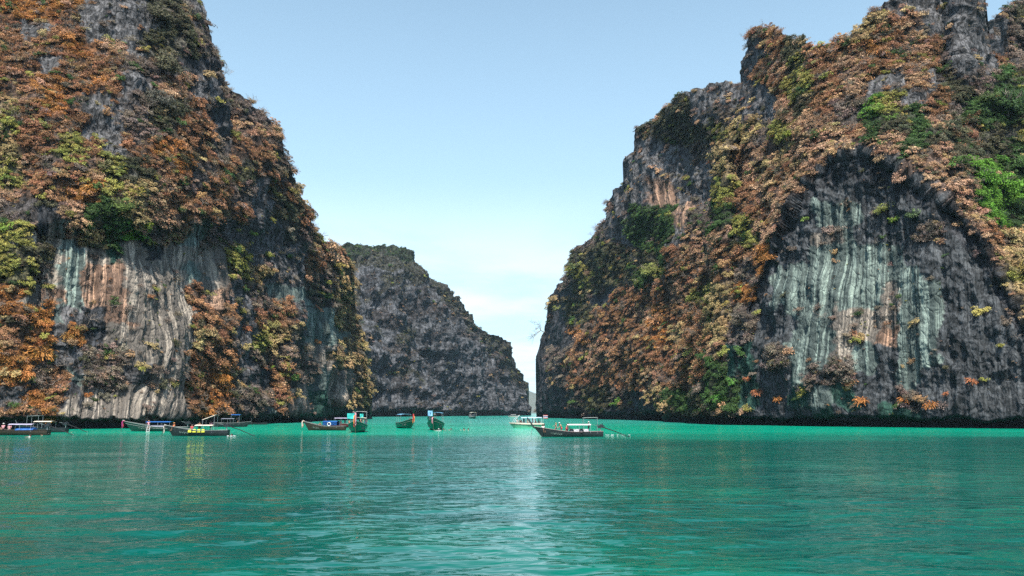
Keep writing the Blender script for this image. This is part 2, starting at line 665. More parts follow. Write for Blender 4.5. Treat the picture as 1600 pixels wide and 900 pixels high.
def set_L(px, py, h, Yb):
    f = np.clip((665 - py) / 665, 0, 1.6)
    s = 10 * f + 60 * np.maximum(0, f - 0.45) ** 1.35
    # concave streaked wall with the scrub ledge hanging above it
    wall = smooth(px, 20, 70) * (1 - smooth(px, 400, 470)) * smooth(py, 335, 375) * (1 - smooth(py, 600, 660))
    s = s + 6.0 * wall
    wall2 = smooth(px, 470, 490) * (1 - smooth(px, 545, 560)) * smooth(py, 445, 475) * (1 - smooth(py, 600, 655))
    s = s + 8.0 * wall2
    # sea cave at the foot
    cave = np.exp(-((px - 520) / 22.0) ** 2) * smooth(py, 622, 636)
    s = s + 16 * cave
    # buttresses down the face
    s = s - 9 * np.exp(-((px - 448) / 22) ** 2) * smooth(py, 440, 520) * (1 - smooth(py, 640, 662))
    s = s + 14 * np.exp(-((px - 345 - (py - 110) * 0.12) / 18) ** 2) * smooth(py, 60, 120) * (1 - smooth(py, 200, 260))
    return s


cliff("limestone_cliff", -160, 580, crest_L, base_L, set_L, lambda px, py: letter_grid(MAP_L, 0, 11, px, py), 11,
      "tall left cliff with orange scrub over pale streaked limestone walls",
      streak_u=lambda px, py: px + 0.07 * (py - 500))

# far cliff --------------------------------------------------------
crest_B = [(480, 420), (520, 392), (533, 387), (555, 386), (576, 387), (600, 391), (615, 396), (636, 405), (661, 431), (686, 463), (707, 472), (736, 499),
           (761, 523), (782, 535), (793, 559), (800, 577), (808, 590), (813, 600), (815, 615), (816, 640), (818, 649)]
base_B = [(480, 651.5), (575, 651), (700, 650.2), (818, 649.3)]


def let_B(px, py):
    t = (py - np.interp(px, *np.array(crest_B).T)) / 60.0
    n1 = fbm(px / 42, py / 30, 0, 91, 4)
    n2 = fbm(px / 30, py / 24, 3.3, 92, 4)
    r = np.full(px.shape, LI['G'])
    r = np.where(n1 > 0.25, LI['w'], r)
    r = np.where((n2 > 0.22) & (px < 640), LI['d'], r)
    r = np.where((n2 < -0.25) & (py < 560) & (px < 700), LI['w'], r)
    r = np.where((t < 0.5 + n1) & (px > 600), LI['w'], r)
    r = np.where((t < 0.35 + 0.6 * n2) & (px > 600), LI['d'], r)
    r = np.where((t < 0.75 + 0.5 * n1) & (px < 640), LI['d'], r)
    r = np.where((t < 0.3 + 0.3 * n1) & (px < 640), LI['g'], r)
    return r


def set_B(px, py, h, Yb):
    f = np.clip((650 - py) / 260, 0, 1.3)
    return 60 * f + 140 * np.maximum(0, f - 0.5) ** 1.5 - 60 * np.maximum(0, (700 - px) / 200) ** 1.2


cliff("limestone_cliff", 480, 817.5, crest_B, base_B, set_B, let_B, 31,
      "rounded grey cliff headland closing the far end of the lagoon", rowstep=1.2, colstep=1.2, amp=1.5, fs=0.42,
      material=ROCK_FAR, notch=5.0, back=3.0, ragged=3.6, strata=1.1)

# right: rear flank, and the main mountain with its dark slab -------
crest_C = [(841.5, 652), (843, 640), (844, 615), (846, 590), (849, 560), (853, 530), (856, 497), (862, 467), (870, 445), (890, 420), (900, 398),
           (917, 382), (927, 367), (943, 357), (953, 333), (967, 310), (983, 290), (990, 253), (1001, 235), (1005, 202), (1020, 188),
           (1037, 177), (1067, 152), (1097, 140), (1117, 131), (1140, 129), (1160, 132), (1215, 138)]
base_C = [(837, 652.5), (900, 654), (1000, 656.8), (1060, 658.5), (1140, 660), (1230, 661)]


def set_C(px, py, h, Yb):
    return 0.30 * h + 18 * np.exp(-((px - 1080) / 45) ** 2) * smooth(py, 160, 230) * (1 - smooth(py, 300, 345)) \
        + 24 * np.maximum(0, (900 - px) / 60.0) ** 2


cliff("limestone_cliff", 842, 1212, crest_C, base_C, set_C, lambda px, py: letter_grid(MAP_R, 832, 51, px, py), 51,
      "grey rear flank of the right headland rising to a flat shoulder", amp=0.9, fs=0.62, material=ROCK_MID, notch=3.2)

crest_D = [(1035, 658), (1050, 640), (1075, 560), (1100, 430), (1118, 330), (1130, 255), (1145, 185), (1160, 131), (1170, 83), (1177, 54), (1190, 46),
           (1213, 47), (1237, 53), (1257, 67), (1273, 70), (1280, 78), (1293, 82), (1307, 77), (1325, 66), (1340, 62), (1353, 44),
           (1355.5, 24), (1367, 23), (1369, 30), (1377, 14), (1397, 2), (1433, -2), (1453, 1), (1463, 4), (1467, 18), (1478, 27), (1481, 22), (1485, 2), (1492, -9),
           (1508, -9), (1513, 4), (1520, 28), (1530, 37), (1547, 31), (1557, 21), (1577, 11), (1597, 2), (1650, -25), (1760, -70)]
base_D = [(1035, 658.5), (1060, 660), (1140, 664), (1300, 666.5), (1450, 668.5), (1600, 670), (1760, 671.5)]
arch = np.array([(1035, 663), (1110, 663), (1140, 662), (1150, 600), (1160, 520), (1178, 450), (1203, 400), (1240, 335), (1262, 285), (1300, 248), (1350, 234),
                 (1400, 256), (1450, 290), (1500, 335), (1540, 380), (1562, 430), (1600, 490), (1760, 600)], float).T


def set_D(px, py, h, Yb):
    ya = np.interp(px, arch[0], arch[1])
    yb = np.interp(px, *np.array(base_D).T)
    ha = (yb - ya) / F * Yb
    inside = smooth(px, 1135, 1160)
    # below the arch: steep slab; above it: scrub slope at about 45 degrees
    s_slab = 0.03 * np.minimum(h, ha)
    over = np.maximum(0, h - ha)
    o1 = np.maximum(0, ya - 95) / F * Yb
    s_up = 0.95 * np.minimum(over, o1) + 0.35 * np.maximum(0, over - o1)
    s_left = over * 0.42
    s = s_slab + inside * s_up + (1 - inside) * s_left
    # the rim overhangs the slab
    dy = ya - py
    s = s + inside * 1.6 * (1 - smooth(dy, -14, 2)) * smooth(h, 1, 12)
    # peaks stand forward of the slope behind
    s = s - 10 * np.exp(-((px - 1502) / 14) ** 2) * (1 - smooth(py, 110, 160))
    s = s + 40 * smooth(px, 1525, 1560) * (1 - smooth(py, 90, 150))
    return np.maximum(s, -3)


def let_D(px, py):
    r = letter_grid(MAP_R, 832, 51, px, py)
    ya = np.interp(px, arch[0], arch[1]) + 9 * fbm(px / 22, py / 22, 0, 61, 3)
    inn = (py > ya) & (px > 1140)
    low = np.isin(r, [LI[c] for c in 'pbnoygdv'])
    r = np.where(inn & low & (py < 560), LI['B'], r)
    r = np.where(inn & (py < ya + 45) & ~low, LI['K'], r)
    rocky = np.isin(r, [LI[c] for c in 'KTBGSP'])
    r = np.where(~inn & rocky & (py > 215), np.where(px > 1560, LI['n'], LI['p']), r)
    return r


cliff("limestone_cliff", 1038, 1758, crest_D, base_D, set_D, let_D, 71,
      "right mountain with a dark arched slab of streaked rock and jagged pinnacles",
      streak_u=lambda px, py: 1370 + (px - 1370) / (1 + 0.00055 * (py - 450)))

# distant hill ------------------------------------------------------
def hill():
    n = 160
    xs = np.linspace(-1500, 1500, n)
    rows = []
    crest = 168 + 16 * fbm(xs / 260, 0 * xs, 0 * xs, 5, 4) - 0.35 * (xs - 60)
    crest = np.clip(crest, 30, 260)
    prof = [(0, -3), (10, 0.02), (60, 0.25), (130, 0.5), (210, 0.75), (290, 0.93), (350, 1.0), (450, 0.85), (650, -0.05)]
    for off, fr in prof:
        zz = crest * fr if fr > -1 else np.full(n, -3.0)
        yy = 5600 + off + 22 * fbm(xs / 90, off / 90 + 0 * xs, 0 * xs, 8, 3)
        rows.append(np.stack([xs + 60, yy, zz + (8 * fbm(xs / 40, off / 40 + 0 * xs, 0 * xs, 3, 3) if 0 < fr < 1 else 0)], -1))
    A = np.array(rows)
    m, t, b = new_mat("wooded_hill")
    geo = N(t, 'ShaderNodeNewGeometry')
    nn = noise_tex(t, geo.outputs['Position'], 0.03, 6, 0.65)
    L(t, mixc(t, nn, (0.05, 0.07, 0.04), (0.16, 0.15, 0.11)), b.inputs['Base Color'])
    b.inputs['Roughness'].default_value = 0.9
    me = np_mesh("distant_hill", A.reshape(-1, 3), grid_faces(len(rows), n), m, True)
    o = bpy.data.objects.new("distant_hill", me)
    ROOT.objects.link(o)
    tag(o, "hazy blue hill seen through the gap between the headlands", kind='structure')


hill()


# ------------------------------------------------------------------ water
def water():
    half = math.atan(0.65 * 1.16)
    fine = np.linspace(-half, half, 1000)
    coarse = np.linspace(half, 2 * math.pi - half, 60)[1:-1]
    az = np.concatenate([fine, coarse])
    ys = np.arange(985, 655, -1.1)
    r = EYE * F / (ys - 645) * 1.0
    r = np.concatenate([[0.4, 2, 4, 6, 8, 10], r, np.geomspace(r[-1] * 1.12, 7000, 26)])
    R, A_ = np.meshgrid(r, az, indexing='ij')
    X, Y = R * np.sin(A_), R * np.cos(A_)
    dr = np.gradient(r)[:, None]
    Zw = 0 * X
    for lam, amp, sd_, ang in ((7.5, 0.060, 1, 0.5), (3.4, 0.040, 2, -0.2), (1.7, 0.042, 3, 0.25), (0.95, 0.024, 4, -0.4), (0.5, 0.011, 5, 0.1)):
        c, s = math.cos(ang), math.sin(ang)
        u = (X * c + Y * s) / (lam * 1.8)
        v_ = (-X * s + Y * c) / lam
        ok = 1 - smooth(dr / lam, 0.16, 0.42)
        nzz = perlin(u, v_, 0.0, 200 + sd_)
        # sharper crests than troughs
        Zw = Zw + amp * 1.7 * ok * (nzz + 0.35 * (1 - 2 * np.abs(nzz)) - 0.2)
    front = (np.arange(len(az)) < len(fine))[None, :]
    Zw = np.where(front & (R > 11), Zw, 0)
    P = np.stack([X, Y, Zw], -1)
    m, t, b = new_mat("lagoon_water")
    geo = N(t, 'ShaderNodeNewGeometry')
    pos = geo.outputs['Position']
    sp = N(t, 'ShaderNodeSeparateXYZ')
    L(t, pos, sp.inputs[0])
    # deep near the mouth, shallow sandy shelf further in
    wn = noise_tex(t, vmath(t, 'MULTIPLY', pos, (0.7, 1.6, 1)), 0.016, 4, 0.55)
    dist = smath(t, 'ADD', sp.outputs['Y'], smath(t, 'MULTIPLY', smath(t, 'SUBTRACT', wn, 0.5), 80))
    shelf = ramp(t, dist, 92, 158)
    mid = ramp(t, dist, 20, 105, False)
    far = ramp(t, sp.outputs['Y'], 190, 330)
    pn = noise_tex(t, vmath(t, 'MULTIPLY', pos, (1, 1.5, 1)), 0.05, 4, 0.6)
    deep = mixc(t, ramp(t, pn, 0.38, 0.64), (0.0, 0.080, 0.068), (0.0, 0.132, 0.090))
    c = mixc(t, mid, deep, (0.0, 0.138, 0.108))
    c = mixc(t, shelf, c, (0.0, 0.46, 0.285))
    c = mixc(t, far, c, (0.05, 0.50, 0.40))
    L(t, c, b.inputs['Base Color'])
    b.inputs['Roughness'].default_value = 0.06
    b.inputs['IOR'].default_value = 1.333
    # wind-ruffled further off: unresolved wavelets mirror less
    L(t, smath(t, 'MULTIPLY_ADD', shelf, -0.16, 0.25), b.inputs['Specular IOR Level'])
    # ripples
    rx = vmath(t, 'MULTIPLY', pos, (0.55, 1.0, 1))
    n1 = noise_tex(t, rx, 1.7, 2, 0.45, 0.2)
    n2 = noise_tex(t, rx, 0.6, 2, 0.45, 0.3)
    hgt = smath(t, 'ADD', smath(t, 'MULTIPLY', n1, 0.13), smath(t, 'MULTIPLY', n2, 0.15))
    bm = N(t, 'ShaderNodeBump')
    bm.inputs['Strength'].default_value = 1.0
    bm.inputs['Distance'].default_value = 1.0
    # calm and ruffled patches
    calm = ramp(t, noise_tex(t, pos, 0.035, 3, 0.5), 0.3, 0.7)
    # at a grazing view only the wavelet faces turned to the viewer are seen: steeper relief further off
    steep = smath(t, 'MULTIPLY_ADD', ramp(t, sp.outputs['Y'], 18, 110, False), 0.45, 1.0)
    L(t, smath(t, 'MULTIPLY', smath(t, 'MULTIPLY', hgt, steep), smath(t, 'MULTIPLY_ADD', calm, 0.6, 0.55)), bm.inputs['Height'])
    L(t, bm.outputs[0], b.inputs['Normal'])
    me = np_mesh("water", P.reshape(-1, 3), grid_faces(len(r), len(az), True), m, True)
    o = bpy.data.objects.new("water", me)
    ROOT.objects.link(o)
    tag(o, "emerald lagoon water with small ripples", kind='structure')


water()


# ------------------------------------------------------------------ haze
def haze():
    a, z0, z1 = 7300.0, -6.0, 420.0
    v = [(x, y, z) for z in (z0, z1) for x, y in ((-a, -a), (a, -a), (a, a), (-a, a))]
    f = [(0, 3, 2, 1), (4, 5, 6, 7), (0, 1, 5, 4), (1, 2, 6, 5), (2, 3, 7, 6), (3, 0, 4, 7)]
    m = bpy.data.materials.new("haze")
    m.use_nodes = True
    t = m.node_tree
    t.nodes.clear()
    pv = N(t, 'ShaderNodeVolumePrincipled')
    pv.inputs['Color'].default_value = (0.60, 0.82, 1.0, 1)
    pv.inputs['Density'].default_value = 0.00005
    pv.inputs['Anisotropy'].default_value = 0.0
    out = N(t, 'ShaderNodeOutputMaterial')
    L(t, pv.outputs[0], out.inputs['Volume'])
    o = mesh_obj("haze", v, f, m)
    tag(o, "thin sea haze over the whole bay", kind='stuff')


haze()


# ------------------------------------------------------------------ plants
def rand_unit(n, r):
    v = r.normal(size=(n, 3))
    return v / np.linalg.norm(v, axis=1, keepdims=True)


def quads_mesh(name, C, U, V, shade, m):
    """leaf faces: centres C, half axes U and V"""
    n = len(C)
    P = np.stack([C - U - V * 0.6, C + U - V, C + U * 0.7 + V, C - U + V * 0.8], 1).reshape(-1, 3)
    Fq = np.arange(n * 4).reshape(n, 4)
    me = np_mesh(name, P, Fq, m, False)
    at = me.attributes.new('shade', 'FLOAT', 'POINT')
    at.data.foreach_set('value', np.repeat(shade, 4).astype(np.float32))
    return me


def crown_mesh(name, seed, nleaf, lobes, flat=0.95, size=0.085, tall=1.0):
    r = np.random.default_rng(seed)
    lc = rand_unit(lobes, r) * r.uniform(0.15, 0.95, (lobes, 1))
    lc[:, 2] = np.abs(lc[:, 2]) * flat * tall
    lr = r.uniform(0.14, 0.46, lobes)
    k = r.integers(0, lobes, nleaf)
    d = rand_unit(nleaf, r)
    d[:, 2] = np.where(d[:, 2] < -0.2, -d[:, 2], d[:, 2])
    C = lc[k] + d * (lr[k] * r.uniform(0.72, 1.08, nleaf))[:, None] * np.array([1, 1, 0.9])
    nrm = d * 0.8 + rand_unit(nleaf, r) * 0.75 + np.array([0, 0, 0.35])
    nrm /= np.linalg.norm(nrm, axis=1, keepdims=True)
    t = np.cross(nrm, rand_unit(nleaf, r))
    t /= np.linalg.norm(t, axis=1, keepdims=True)
    b = np.cross(nrm, t)
    s = (size * r.uniform(0.6, 1.35, nleaf))[:, None]
    lobe_sh = r.uniform(0.72, 1.25, lobes)
    sh = lobe_sh[k] * r.uniform(0.7, 1.35, nleaf)
    return quads_mesh(name, C, t * s, b * s * 0.75, sh, LEAF)


def tube_rings(pts, rads, sides=4):
    V, Fc = [], []
    prev = None
    for i, (p, r_) in enumerate(zip(pts, rads)):
        p = Vector(p)
        d = (Vector(pts[min(i + 1, len(pts) - 1)]) - Vector(pts[max(i - 1, 0)])).normalized()
        a = d.cross(Vector((0.31, 0.2, 0.93))).normalized()
        b = d.cross(a)
        for k in range(sides):
            an = 2 * math.pi * k / sides
            V.append(p + (a * math.cos(an) + b * math.sin(an)) * r_)
        if i:
            for k in range(sides):
                k2 = (k + 1) % sides
                Fc.append(((i - 1) * sides + k, (i - 1) * sides + k2, i * sides + k2, i * sides + k))
    Fc.append(tuple(reversed(range(sides))))
    Fc.append(tuple(range((len(pts) - 1) * sides, len(pts) * sides)))
    return V, Fc


def branch_mesh(name, seed, n_main, length, thick, sub=2, up=0.6, trunk=0.0, mt=BARK):
    r = random.Random(seed)
    V, Fc = [], []

    def add(p, d, ln, th, lvl):
        pts, rad = [p.copy()], [th]
        q, dd = p.copy(), d.copy()
        for i in range(3):
            dd = (dd + Vector((r.uniform(-.35, .35), r.uniform(-.35, .35), r.uniform(-.2, .3)))).normalized()
            q = q + dd * ln / 3
            pts.append(q.copy())
            rad.append(th * (1 - 0.3 * (i + 1)))
            if lvl < sub:
                for _ in range(2 if lvl else 2):
                    nd = (dd + Vector((r.uniform(-1, 1), r.uniform(-1, 1), r.uniform(-.6, .8)))).normalized()
                    add(q.copy(), nd, ln * 0.55, th * 0.5, lvl + 1)
        v, f = tube_rings(pts, rad, 3 if lvl else 5)
        o = len(V)
        V.extend(v)
        Fc.extend([tuple(k + o for k in g) for g in f])
    base = Vector((0, 0, 0))
    if trunk > 0:
        pts = [Vector((0, 0, -0.25)), Vector((0.03, 0.01, trunk * 0.5)), Vector((0, 0.04, trunk))]
        v, f = tube_rings(pts, [thick * 1.7, thick * 1.3, thick], 6)
        V.extend(v)
        Fc.extend(f)
        base = pts[-1]
    for i in range(n_main):
        an = 2 * math.pi * (i + r.random() * 0.6) / n_main
        d = Vector((math.cos(an), math.sin(an), up + r.uniform(-.3, .5))).normalized()
        add(base.copy(), d, length * r.uniform(0.7, 1.1), thick, 0)
    me = bpy.data.meshes.new(name)
    me.from_pydata([tuple(v) for v in V], [], Fc)
    me.materials.append(mt)
    return me


def twig_mesh(name, seed, n, nleaf):
    """a leafless or nearly leafless bush: thin ribbon twigs, with a few curled dry leaves"""
    r = np.random.default_rng(seed)
    C, U, Vv, sh = [], [], [], []
    for i in range(n):
        d = rand_unit(1, r)[0]
        d[2] = abs(d[2]) * 0.8 + 0.15
        d /= np.linalg.norm(d)
        p = d * r.uniform(0.02, 0.35)
        for s in range(3):
            dd = d + rand_unit(1, r)[0] * 0.45
            dd /= np.linalg.norm(dd)
            ln = r.uniform(0.12, 0.24)
            q = p + dd * ln
            w = np.cross(dd, rand_unit(1, r)[0])
            w /= np.linalg.norm(w)
            C.append((p + q) / 2)
            U.append(dd * ln / 2)
            Vv.append(w * (0.017 - 0.003 * s))
            sh.append(r.uniform(0.6, 1.25))
            p = q
    d = rand_unit(nleaf, r)
    d[:, 2] = np.abs(d[:, 2])
    Cl = d * r.uniform(0.35, 0.95, (nleaf, 1)) * np.array([1, 1, 0.8])
    t = rand_unit(nleaf, r)
    b = np.cross(t, rand_unit(nleaf, r))
    s = r.uniform(0.03, 0.07, (nleaf, 1))
    C = np.concatenate([np.array(C), Cl])
    U = np.concatenate([np.array(U), t * s])
    Vv = np.concatenate([np.array(Vv), b * s])
    shl = np.concatenate([np.array(sh), r.uniform(0.8, 1.5, nleaf)])
    return quads_mesh(name, C, U, Vv, shl, LEAF)


def tuft_mesh(name, seed, n):
    """hanging dry grass"""
    r = np.random.default_rng(seed)
    C, U, Vv, sh = [], [], [], []
    for i in range(n):
        an = r.uniform(0, 2 * math.pi)
        root = np.array([math.cos(an), math.sin(an), 0]) * r.uniform(0, .45) + np.array([0, 0, r.uniform(-.2, .35)])
        d = np.array([math.cos(an) * .5, math.sin(an) * .5, r.uniform(.3, 1.0)])
        for s in range(3):
            ln = r.uniform(.13, .26)
            d = d / np.linalg.norm(d)
            q = root + d * ln
            w = np.cross(d, rand_unit(1, r)[0])
            w /= np.linalg.norm(w)
            C.append((root + q) / 2)
            U.append(d * ln / 2)
            Vv.append(w * r.uniform(.02, .045))
            sh.append(r.uniform(.75, 1.3))
            root = q
            d = d + np.array([0, 0, -0.75])
    return quads_mesh(name, np.array(C), np.array(U), np.array(Vv), np.array(sh), LEAF)


CROWN = [crown_mesh("crown", 100 + i, 700, 14, size=0.052) for i in range(4)]
CROWN_FLAT = [crown_mesh("crown", 120 + i, 650, 15, flat=0.4, size=0.055) for i in range(2)]
TWIG = [twig_mesh("crown", 140 + i, 95, 110) for i in range(3)]
TUFT = [tuft_mesh("blades", 160 + i, 95) for i in range(2)]
BIGCROWN = [crown_mesh("crown", 180 + i, 2200, 30, flat=0.8, size=0.034) for i in range(3)]
STEMS = [branch_mesh("branches", 30 + i, 5, 0.75, 0.022, 1, 0.5, 0.0) for i in range(3)]
BARE = [branch_mesh("branches", 40 + i, 4, 1.0, 0.030, 2, 0.7, 0.45) for i in range(3)]
TRUNK = [branch_mesh("trunk", 50 + i, 5, 0.6, 0.030, 1, 0.8, 0.25) for i in range(2)]

PROTO_ALL = CROWN + CROWN_FLAT + TWIG + TUFT + BARE[:2]
IDX = {'leafy': [0, 1, 2, 3, 4, 5], 'twig': [6, 7, 8], 'tuft': [9, 10], 'bare': [11, 12]}
proto_col = bpy.data.collections.new("plant_prototypes")      # not linked to the scene
for i, me in enumerate(PROTO_ALL):
    o = bpy.data.objects.new("p%02d" % i, me)
    proto_col.objects.link(o)


def scatter_group():
    ng = bpy.data.node_groups.new("scrub_scatter", 'GeometryNodeTree')
    ng.interface.new_socket('Geometry', in_out='INPUT', socket_type='NodeSocketGeometry')
    ng.interface.new_socket('Geometry', in_out='OUTPUT', socket_type='NodeSocketGeometry')
    gi = ng.nodes.new('NodeGroupInput')
    go = ng.nodes.new('NodeGroupOutput')
    ip = ng.nodes.new('GeometryNodeInstanceOnPoints')
    ci = ng.nodes.new('GeometryNodeCollectionInfo')
    ci.inputs['Collection'].default_value = proto_col
    ci.inputs['Separate Children'].default_value = True
    ci.inputs['Reset Children'].default_value = True
    mtp = ng.nodes.new('GeometryNodeMeshToPoints')
    mtp.inputs['Radius'].default_value = 0.01

    def named(n, ty):
        q = ng.nodes.new('GeometryNodeInputNamedAttribute')
        q.data_type = ty
        q.inputs['Name'].default_value = n
        return q.outputs['Attribute']
    ng.links.new(gi.outputs[0], mtp.inputs['Mesh'])
    ng.links.new(mtp.outputs[0], ip.inputs['Points'])
    ng.links.new(ci.outputs[0], ip.inputs['Instance'])
    ip.inputs['Pick Instance'].default_value = True
    ng.links.new(named('idx', 'INT'), ip.inputs['Instance Index'])
    e2r = ng.nodes.new('FunctionNodeEulerToRotation')
    ng.links.new(named('rot', 'FLOAT_VECTOR'), e2r.inputs[0])
    ng.links.new(e2r.outputs[0], ip.inputs['Rotation'])
    ng.links.new(named('scl', 'FLOAT_VECTOR'), ip.inputs['Scale'])
    ng.links.new(ip.outputs[0], go.inputs[0])
    return ng


SCATTER = scatter_group()


def place_word(name, px, py):
    """where on the scene something grows, in words for labels and groups"""
    if name == 'limestone_cliff':
        if py < 110:
            return "left cliff's top left part" if px < 130 else ("left cliff's top grey face" if px < 225 else "left cliff's top shoulder")
        if py < 230:
            return "upper left cliff by the frame" if px < 110 else ("upper left cliff's middle" if px < 240 else "upper left cliff's skyline side")
        if py < 350:
            return "ledge's left end above the streaks" if px < 130 else ("scrub ledge right above the streaks" if px < 320 else "left cliff's seaward edge")
        if px < 90:
            return "left wall beside the frame" if py < 520 else "low left wall behind the boats"
        if px > 460:
            return "left cliff's seaward corner"
        if px > 390:
            return "scrub beside the seaward corner"
        return "foot of the streaked left wall" if py > 560 else ("brown column right of the streaks" if px > 270 else "streaked wall of the left cliff")
    if name == 'limestone_cliff.001':
        return "far headland"
    if name == 'limestone_cliff.002':
        if py < 240:
            return "flat shoulder of the rear flank"
        if py < 400:
            return "rear flank's grey upper face"
        return "rear flank's skyline side" if px < 930 else ("rear flank's scrub near the water" if py > 560 else "rear flank's middle scrub")
    if py < 140:
        return "left peak of the right mountain" if px < 1300 else ("slope under the pinnacles" if px < 1470 else "right shoulder beside the pinnacle")
    if px > 1440 and py < 480:
        return "upper part of the right gully" if py < 230 else "lower part of the right gully"
    if py < 250:
        return "slope directly above the dark slab" if px > 1240 else "slope under the left peak"
    if px > 1140 and py > 330:
        return "left edge of the dark slab" if px < 1230 else "face of the dark slab"
    return "dry slope's upper half" if py < 430 else "dry slope's lower half"


def scatter(name, count, size_px, seed, dens=None):
    sf = SURF[name]
    r = np.random.default_rng(seed)
    G, n, let = sf['G'], sf['n'], sf['let']
    dn = np.array([VEGD.get(c, 0.05) for c in LET])[let]
    if name == 'limestone_cliff.001':
        dn = np.where(let == LI['G'], 0.05, dn)
    gate = perlin(G[..., 0] / 5 , G[..., 1] / 5, G[..., 2] / 4, seed + 3)
    dn = dn * np.where(gate < -0.22, 0.12, 1.0)
    dn = dn * (G[..., 2] > 3.2)
    w = (dn * sf['area']).ravel()
    w[:G.shape[1] * 2] = 0
    pick = r.choice(w.size, count, p=w / w.sum())
    P = G.reshape(-1, 3)[pick]
    Nn = n.reshape(-1, 3)[pick]
    lt = let.ravel()[pick]
    px, py = sf['px'].ravel()[pick], sf['py'].ravel()[pick]
    ppm = P[:, 1] / F
    s = size_px[0] + (size_px[1] - size_px[0]) * r.random(count) ** 3.4
    s = s * ppm * 0.5
    s = np.minimum(s, 3.6)
    base = np.array([VEGC.get(c, VEGC['w']) for c in LET])
    # neighbours mix: most plants take the colour of their patch
    mixl = np.array([LI[c] for c in 'bpnwdwyg'])[r.integers(0, 8, count)]
    isrock = np.array([c.isupper() for c in LET])[lt]
    ltc = np.where((r.random(count) < 0.17) | isrock, mixl, lt)
    ltc = np.where(isrock & (r.random(count) < 0.5), LI['w'], ltc)
    green = np.isin(lt, [LI['g'], LI['v']])
    ltc = np.where(green & (r.random(count) < 0.75), lt, ltc)
    col = base[ltc]
    val = r.normal(1.0, 0.15, count).clip(0.5, 1.7) * (1 + 0.45 * perlin(P[:, 0] / 9, P[:, 1] / 9, P[:, 2] / 7, 77))
    hue = r.normal(0, 0.05, (count, 3))
    col = (col * val[:, None] * (1 + hue)).clip(0.01, 0.9)
    kind = np.full(count, 0)
    q = r.random(count)
    L_ = np.array(LET)[ltc]
    idx = np.zeros(count, int)
    for i in range(count):
        c = L_[i]
        if c == 'o':
            k = 'tuft' if q[i] < .55 else 'twig'
        elif c in 'bw':
            k = 'twig' if q[i] < .5 else ('bare' if q[i] < .60 else 'leafy')
        elif c == 'p':
            k = 'twig' if q[i] < .45 else ('bare' if q[i] < .50 else 'leafy')
        else:
            k = 'leafy'
        idx[i] = IDX[k][int(r.integers(0, len(IDX[k])))]
    bare = idx >= 11
    P = P + Nn * (s * 0.12)[:, None]
    # lean out from the wall
    lean = Nn * 0.55 + np.array([0, 0, 0.8])
    lean /= np.linalg.norm(lean, axis=1, keepdims=True)
    yaw = r.uniform(0, 2 * math.pi, count)
    rot = np.zeros((count, 3))
    for i in range(count):
        qt = Vector(lean[i]).to_track_quat('Z', 'Y') @ Euler((0, 0, yaw[i])).to_quaternion()
        e = qt.to_euler()
        rot[i] = (e.x, e.y, e.z)
    sc = np.stack([s * r.uniform(.85, 1.2, count), s * r.uniform(.85, 1.2, count), s * r.uniform(.7, 1.15, count)], -1)
    return dict(P=P, rot=rot, sc=sc, idx=idx, col=col, lt=L_, px=px, py=py, size=s / ppm, name=name, bare=bare)


def scrub_object(name, D, keep, label):
    P = D['P'][keep]
    me = bpy.data.meshes.new(name)
    me.vertices.add(len(P))
    me.vertices.foreach_set('co', P.astype(np.float32).ravel())
    a = me.attributes.new('tint', 'FLOAT_COLOR', 'POINT')
    a.data.foreach_set('color', np.concatenate([D['col'][keep], np.ones((len(P), 1))], 1).astype(np.float32).ravel())
    a = me.attributes.new('rot', 'FLOAT_VECTOR', 'POINT')
    a.data.foreach_set('vector', D['rot'][keep].astype(np.float32).ravel())
    a = me.attributes.new('scl', 'FLOAT_VECTOR', 'POINT')
    a.data.foreach_set('vector', D['sc'][keep].astype(np.float32).ravel())
    a = me.attributes.new('idx', 'INT', 'POINT')
    a.data.foreach_set('value', D['idx'][keep].astype(np.int32))
    o = bpy.data.objects.new(name, me)
    ROOT.objects.link(o)
    md = o.modifiers.new("scatter", 'NODES')
    md.node_group = SCATTER
    tag(o, label, kind='stuff')
    return o


KINDN = {'leafy': 'shrub', 'twig': 'dry_bush', 'tuft': 'grass_tuft', 'bare': 'bare_tree'}


def shrub_thing(mesh_c, mesh_s, P, rot, sc, col, label, cat, group, name):
    root = empty(name, P)
    root.rotation_euler = rot
    root.scale = sc
    tag(root, label, cat, group)
    if mesh_c is not None:
        c = bpy.data.objects.new("crown" if name != 'grass_tuft' else "blades", mesh_c)
        c['tint'] = [float(x) for x in col]
        ROOT.objects.link(c)
        c.parent = root
    if mesh_s is not None:
        b = bpy.data.objects.new("branches" if name != 'tree' else "trunk", mesh_s)
        ROOT.objects.link(b)
        b.parent = root
    return root


LABELSETS = {}


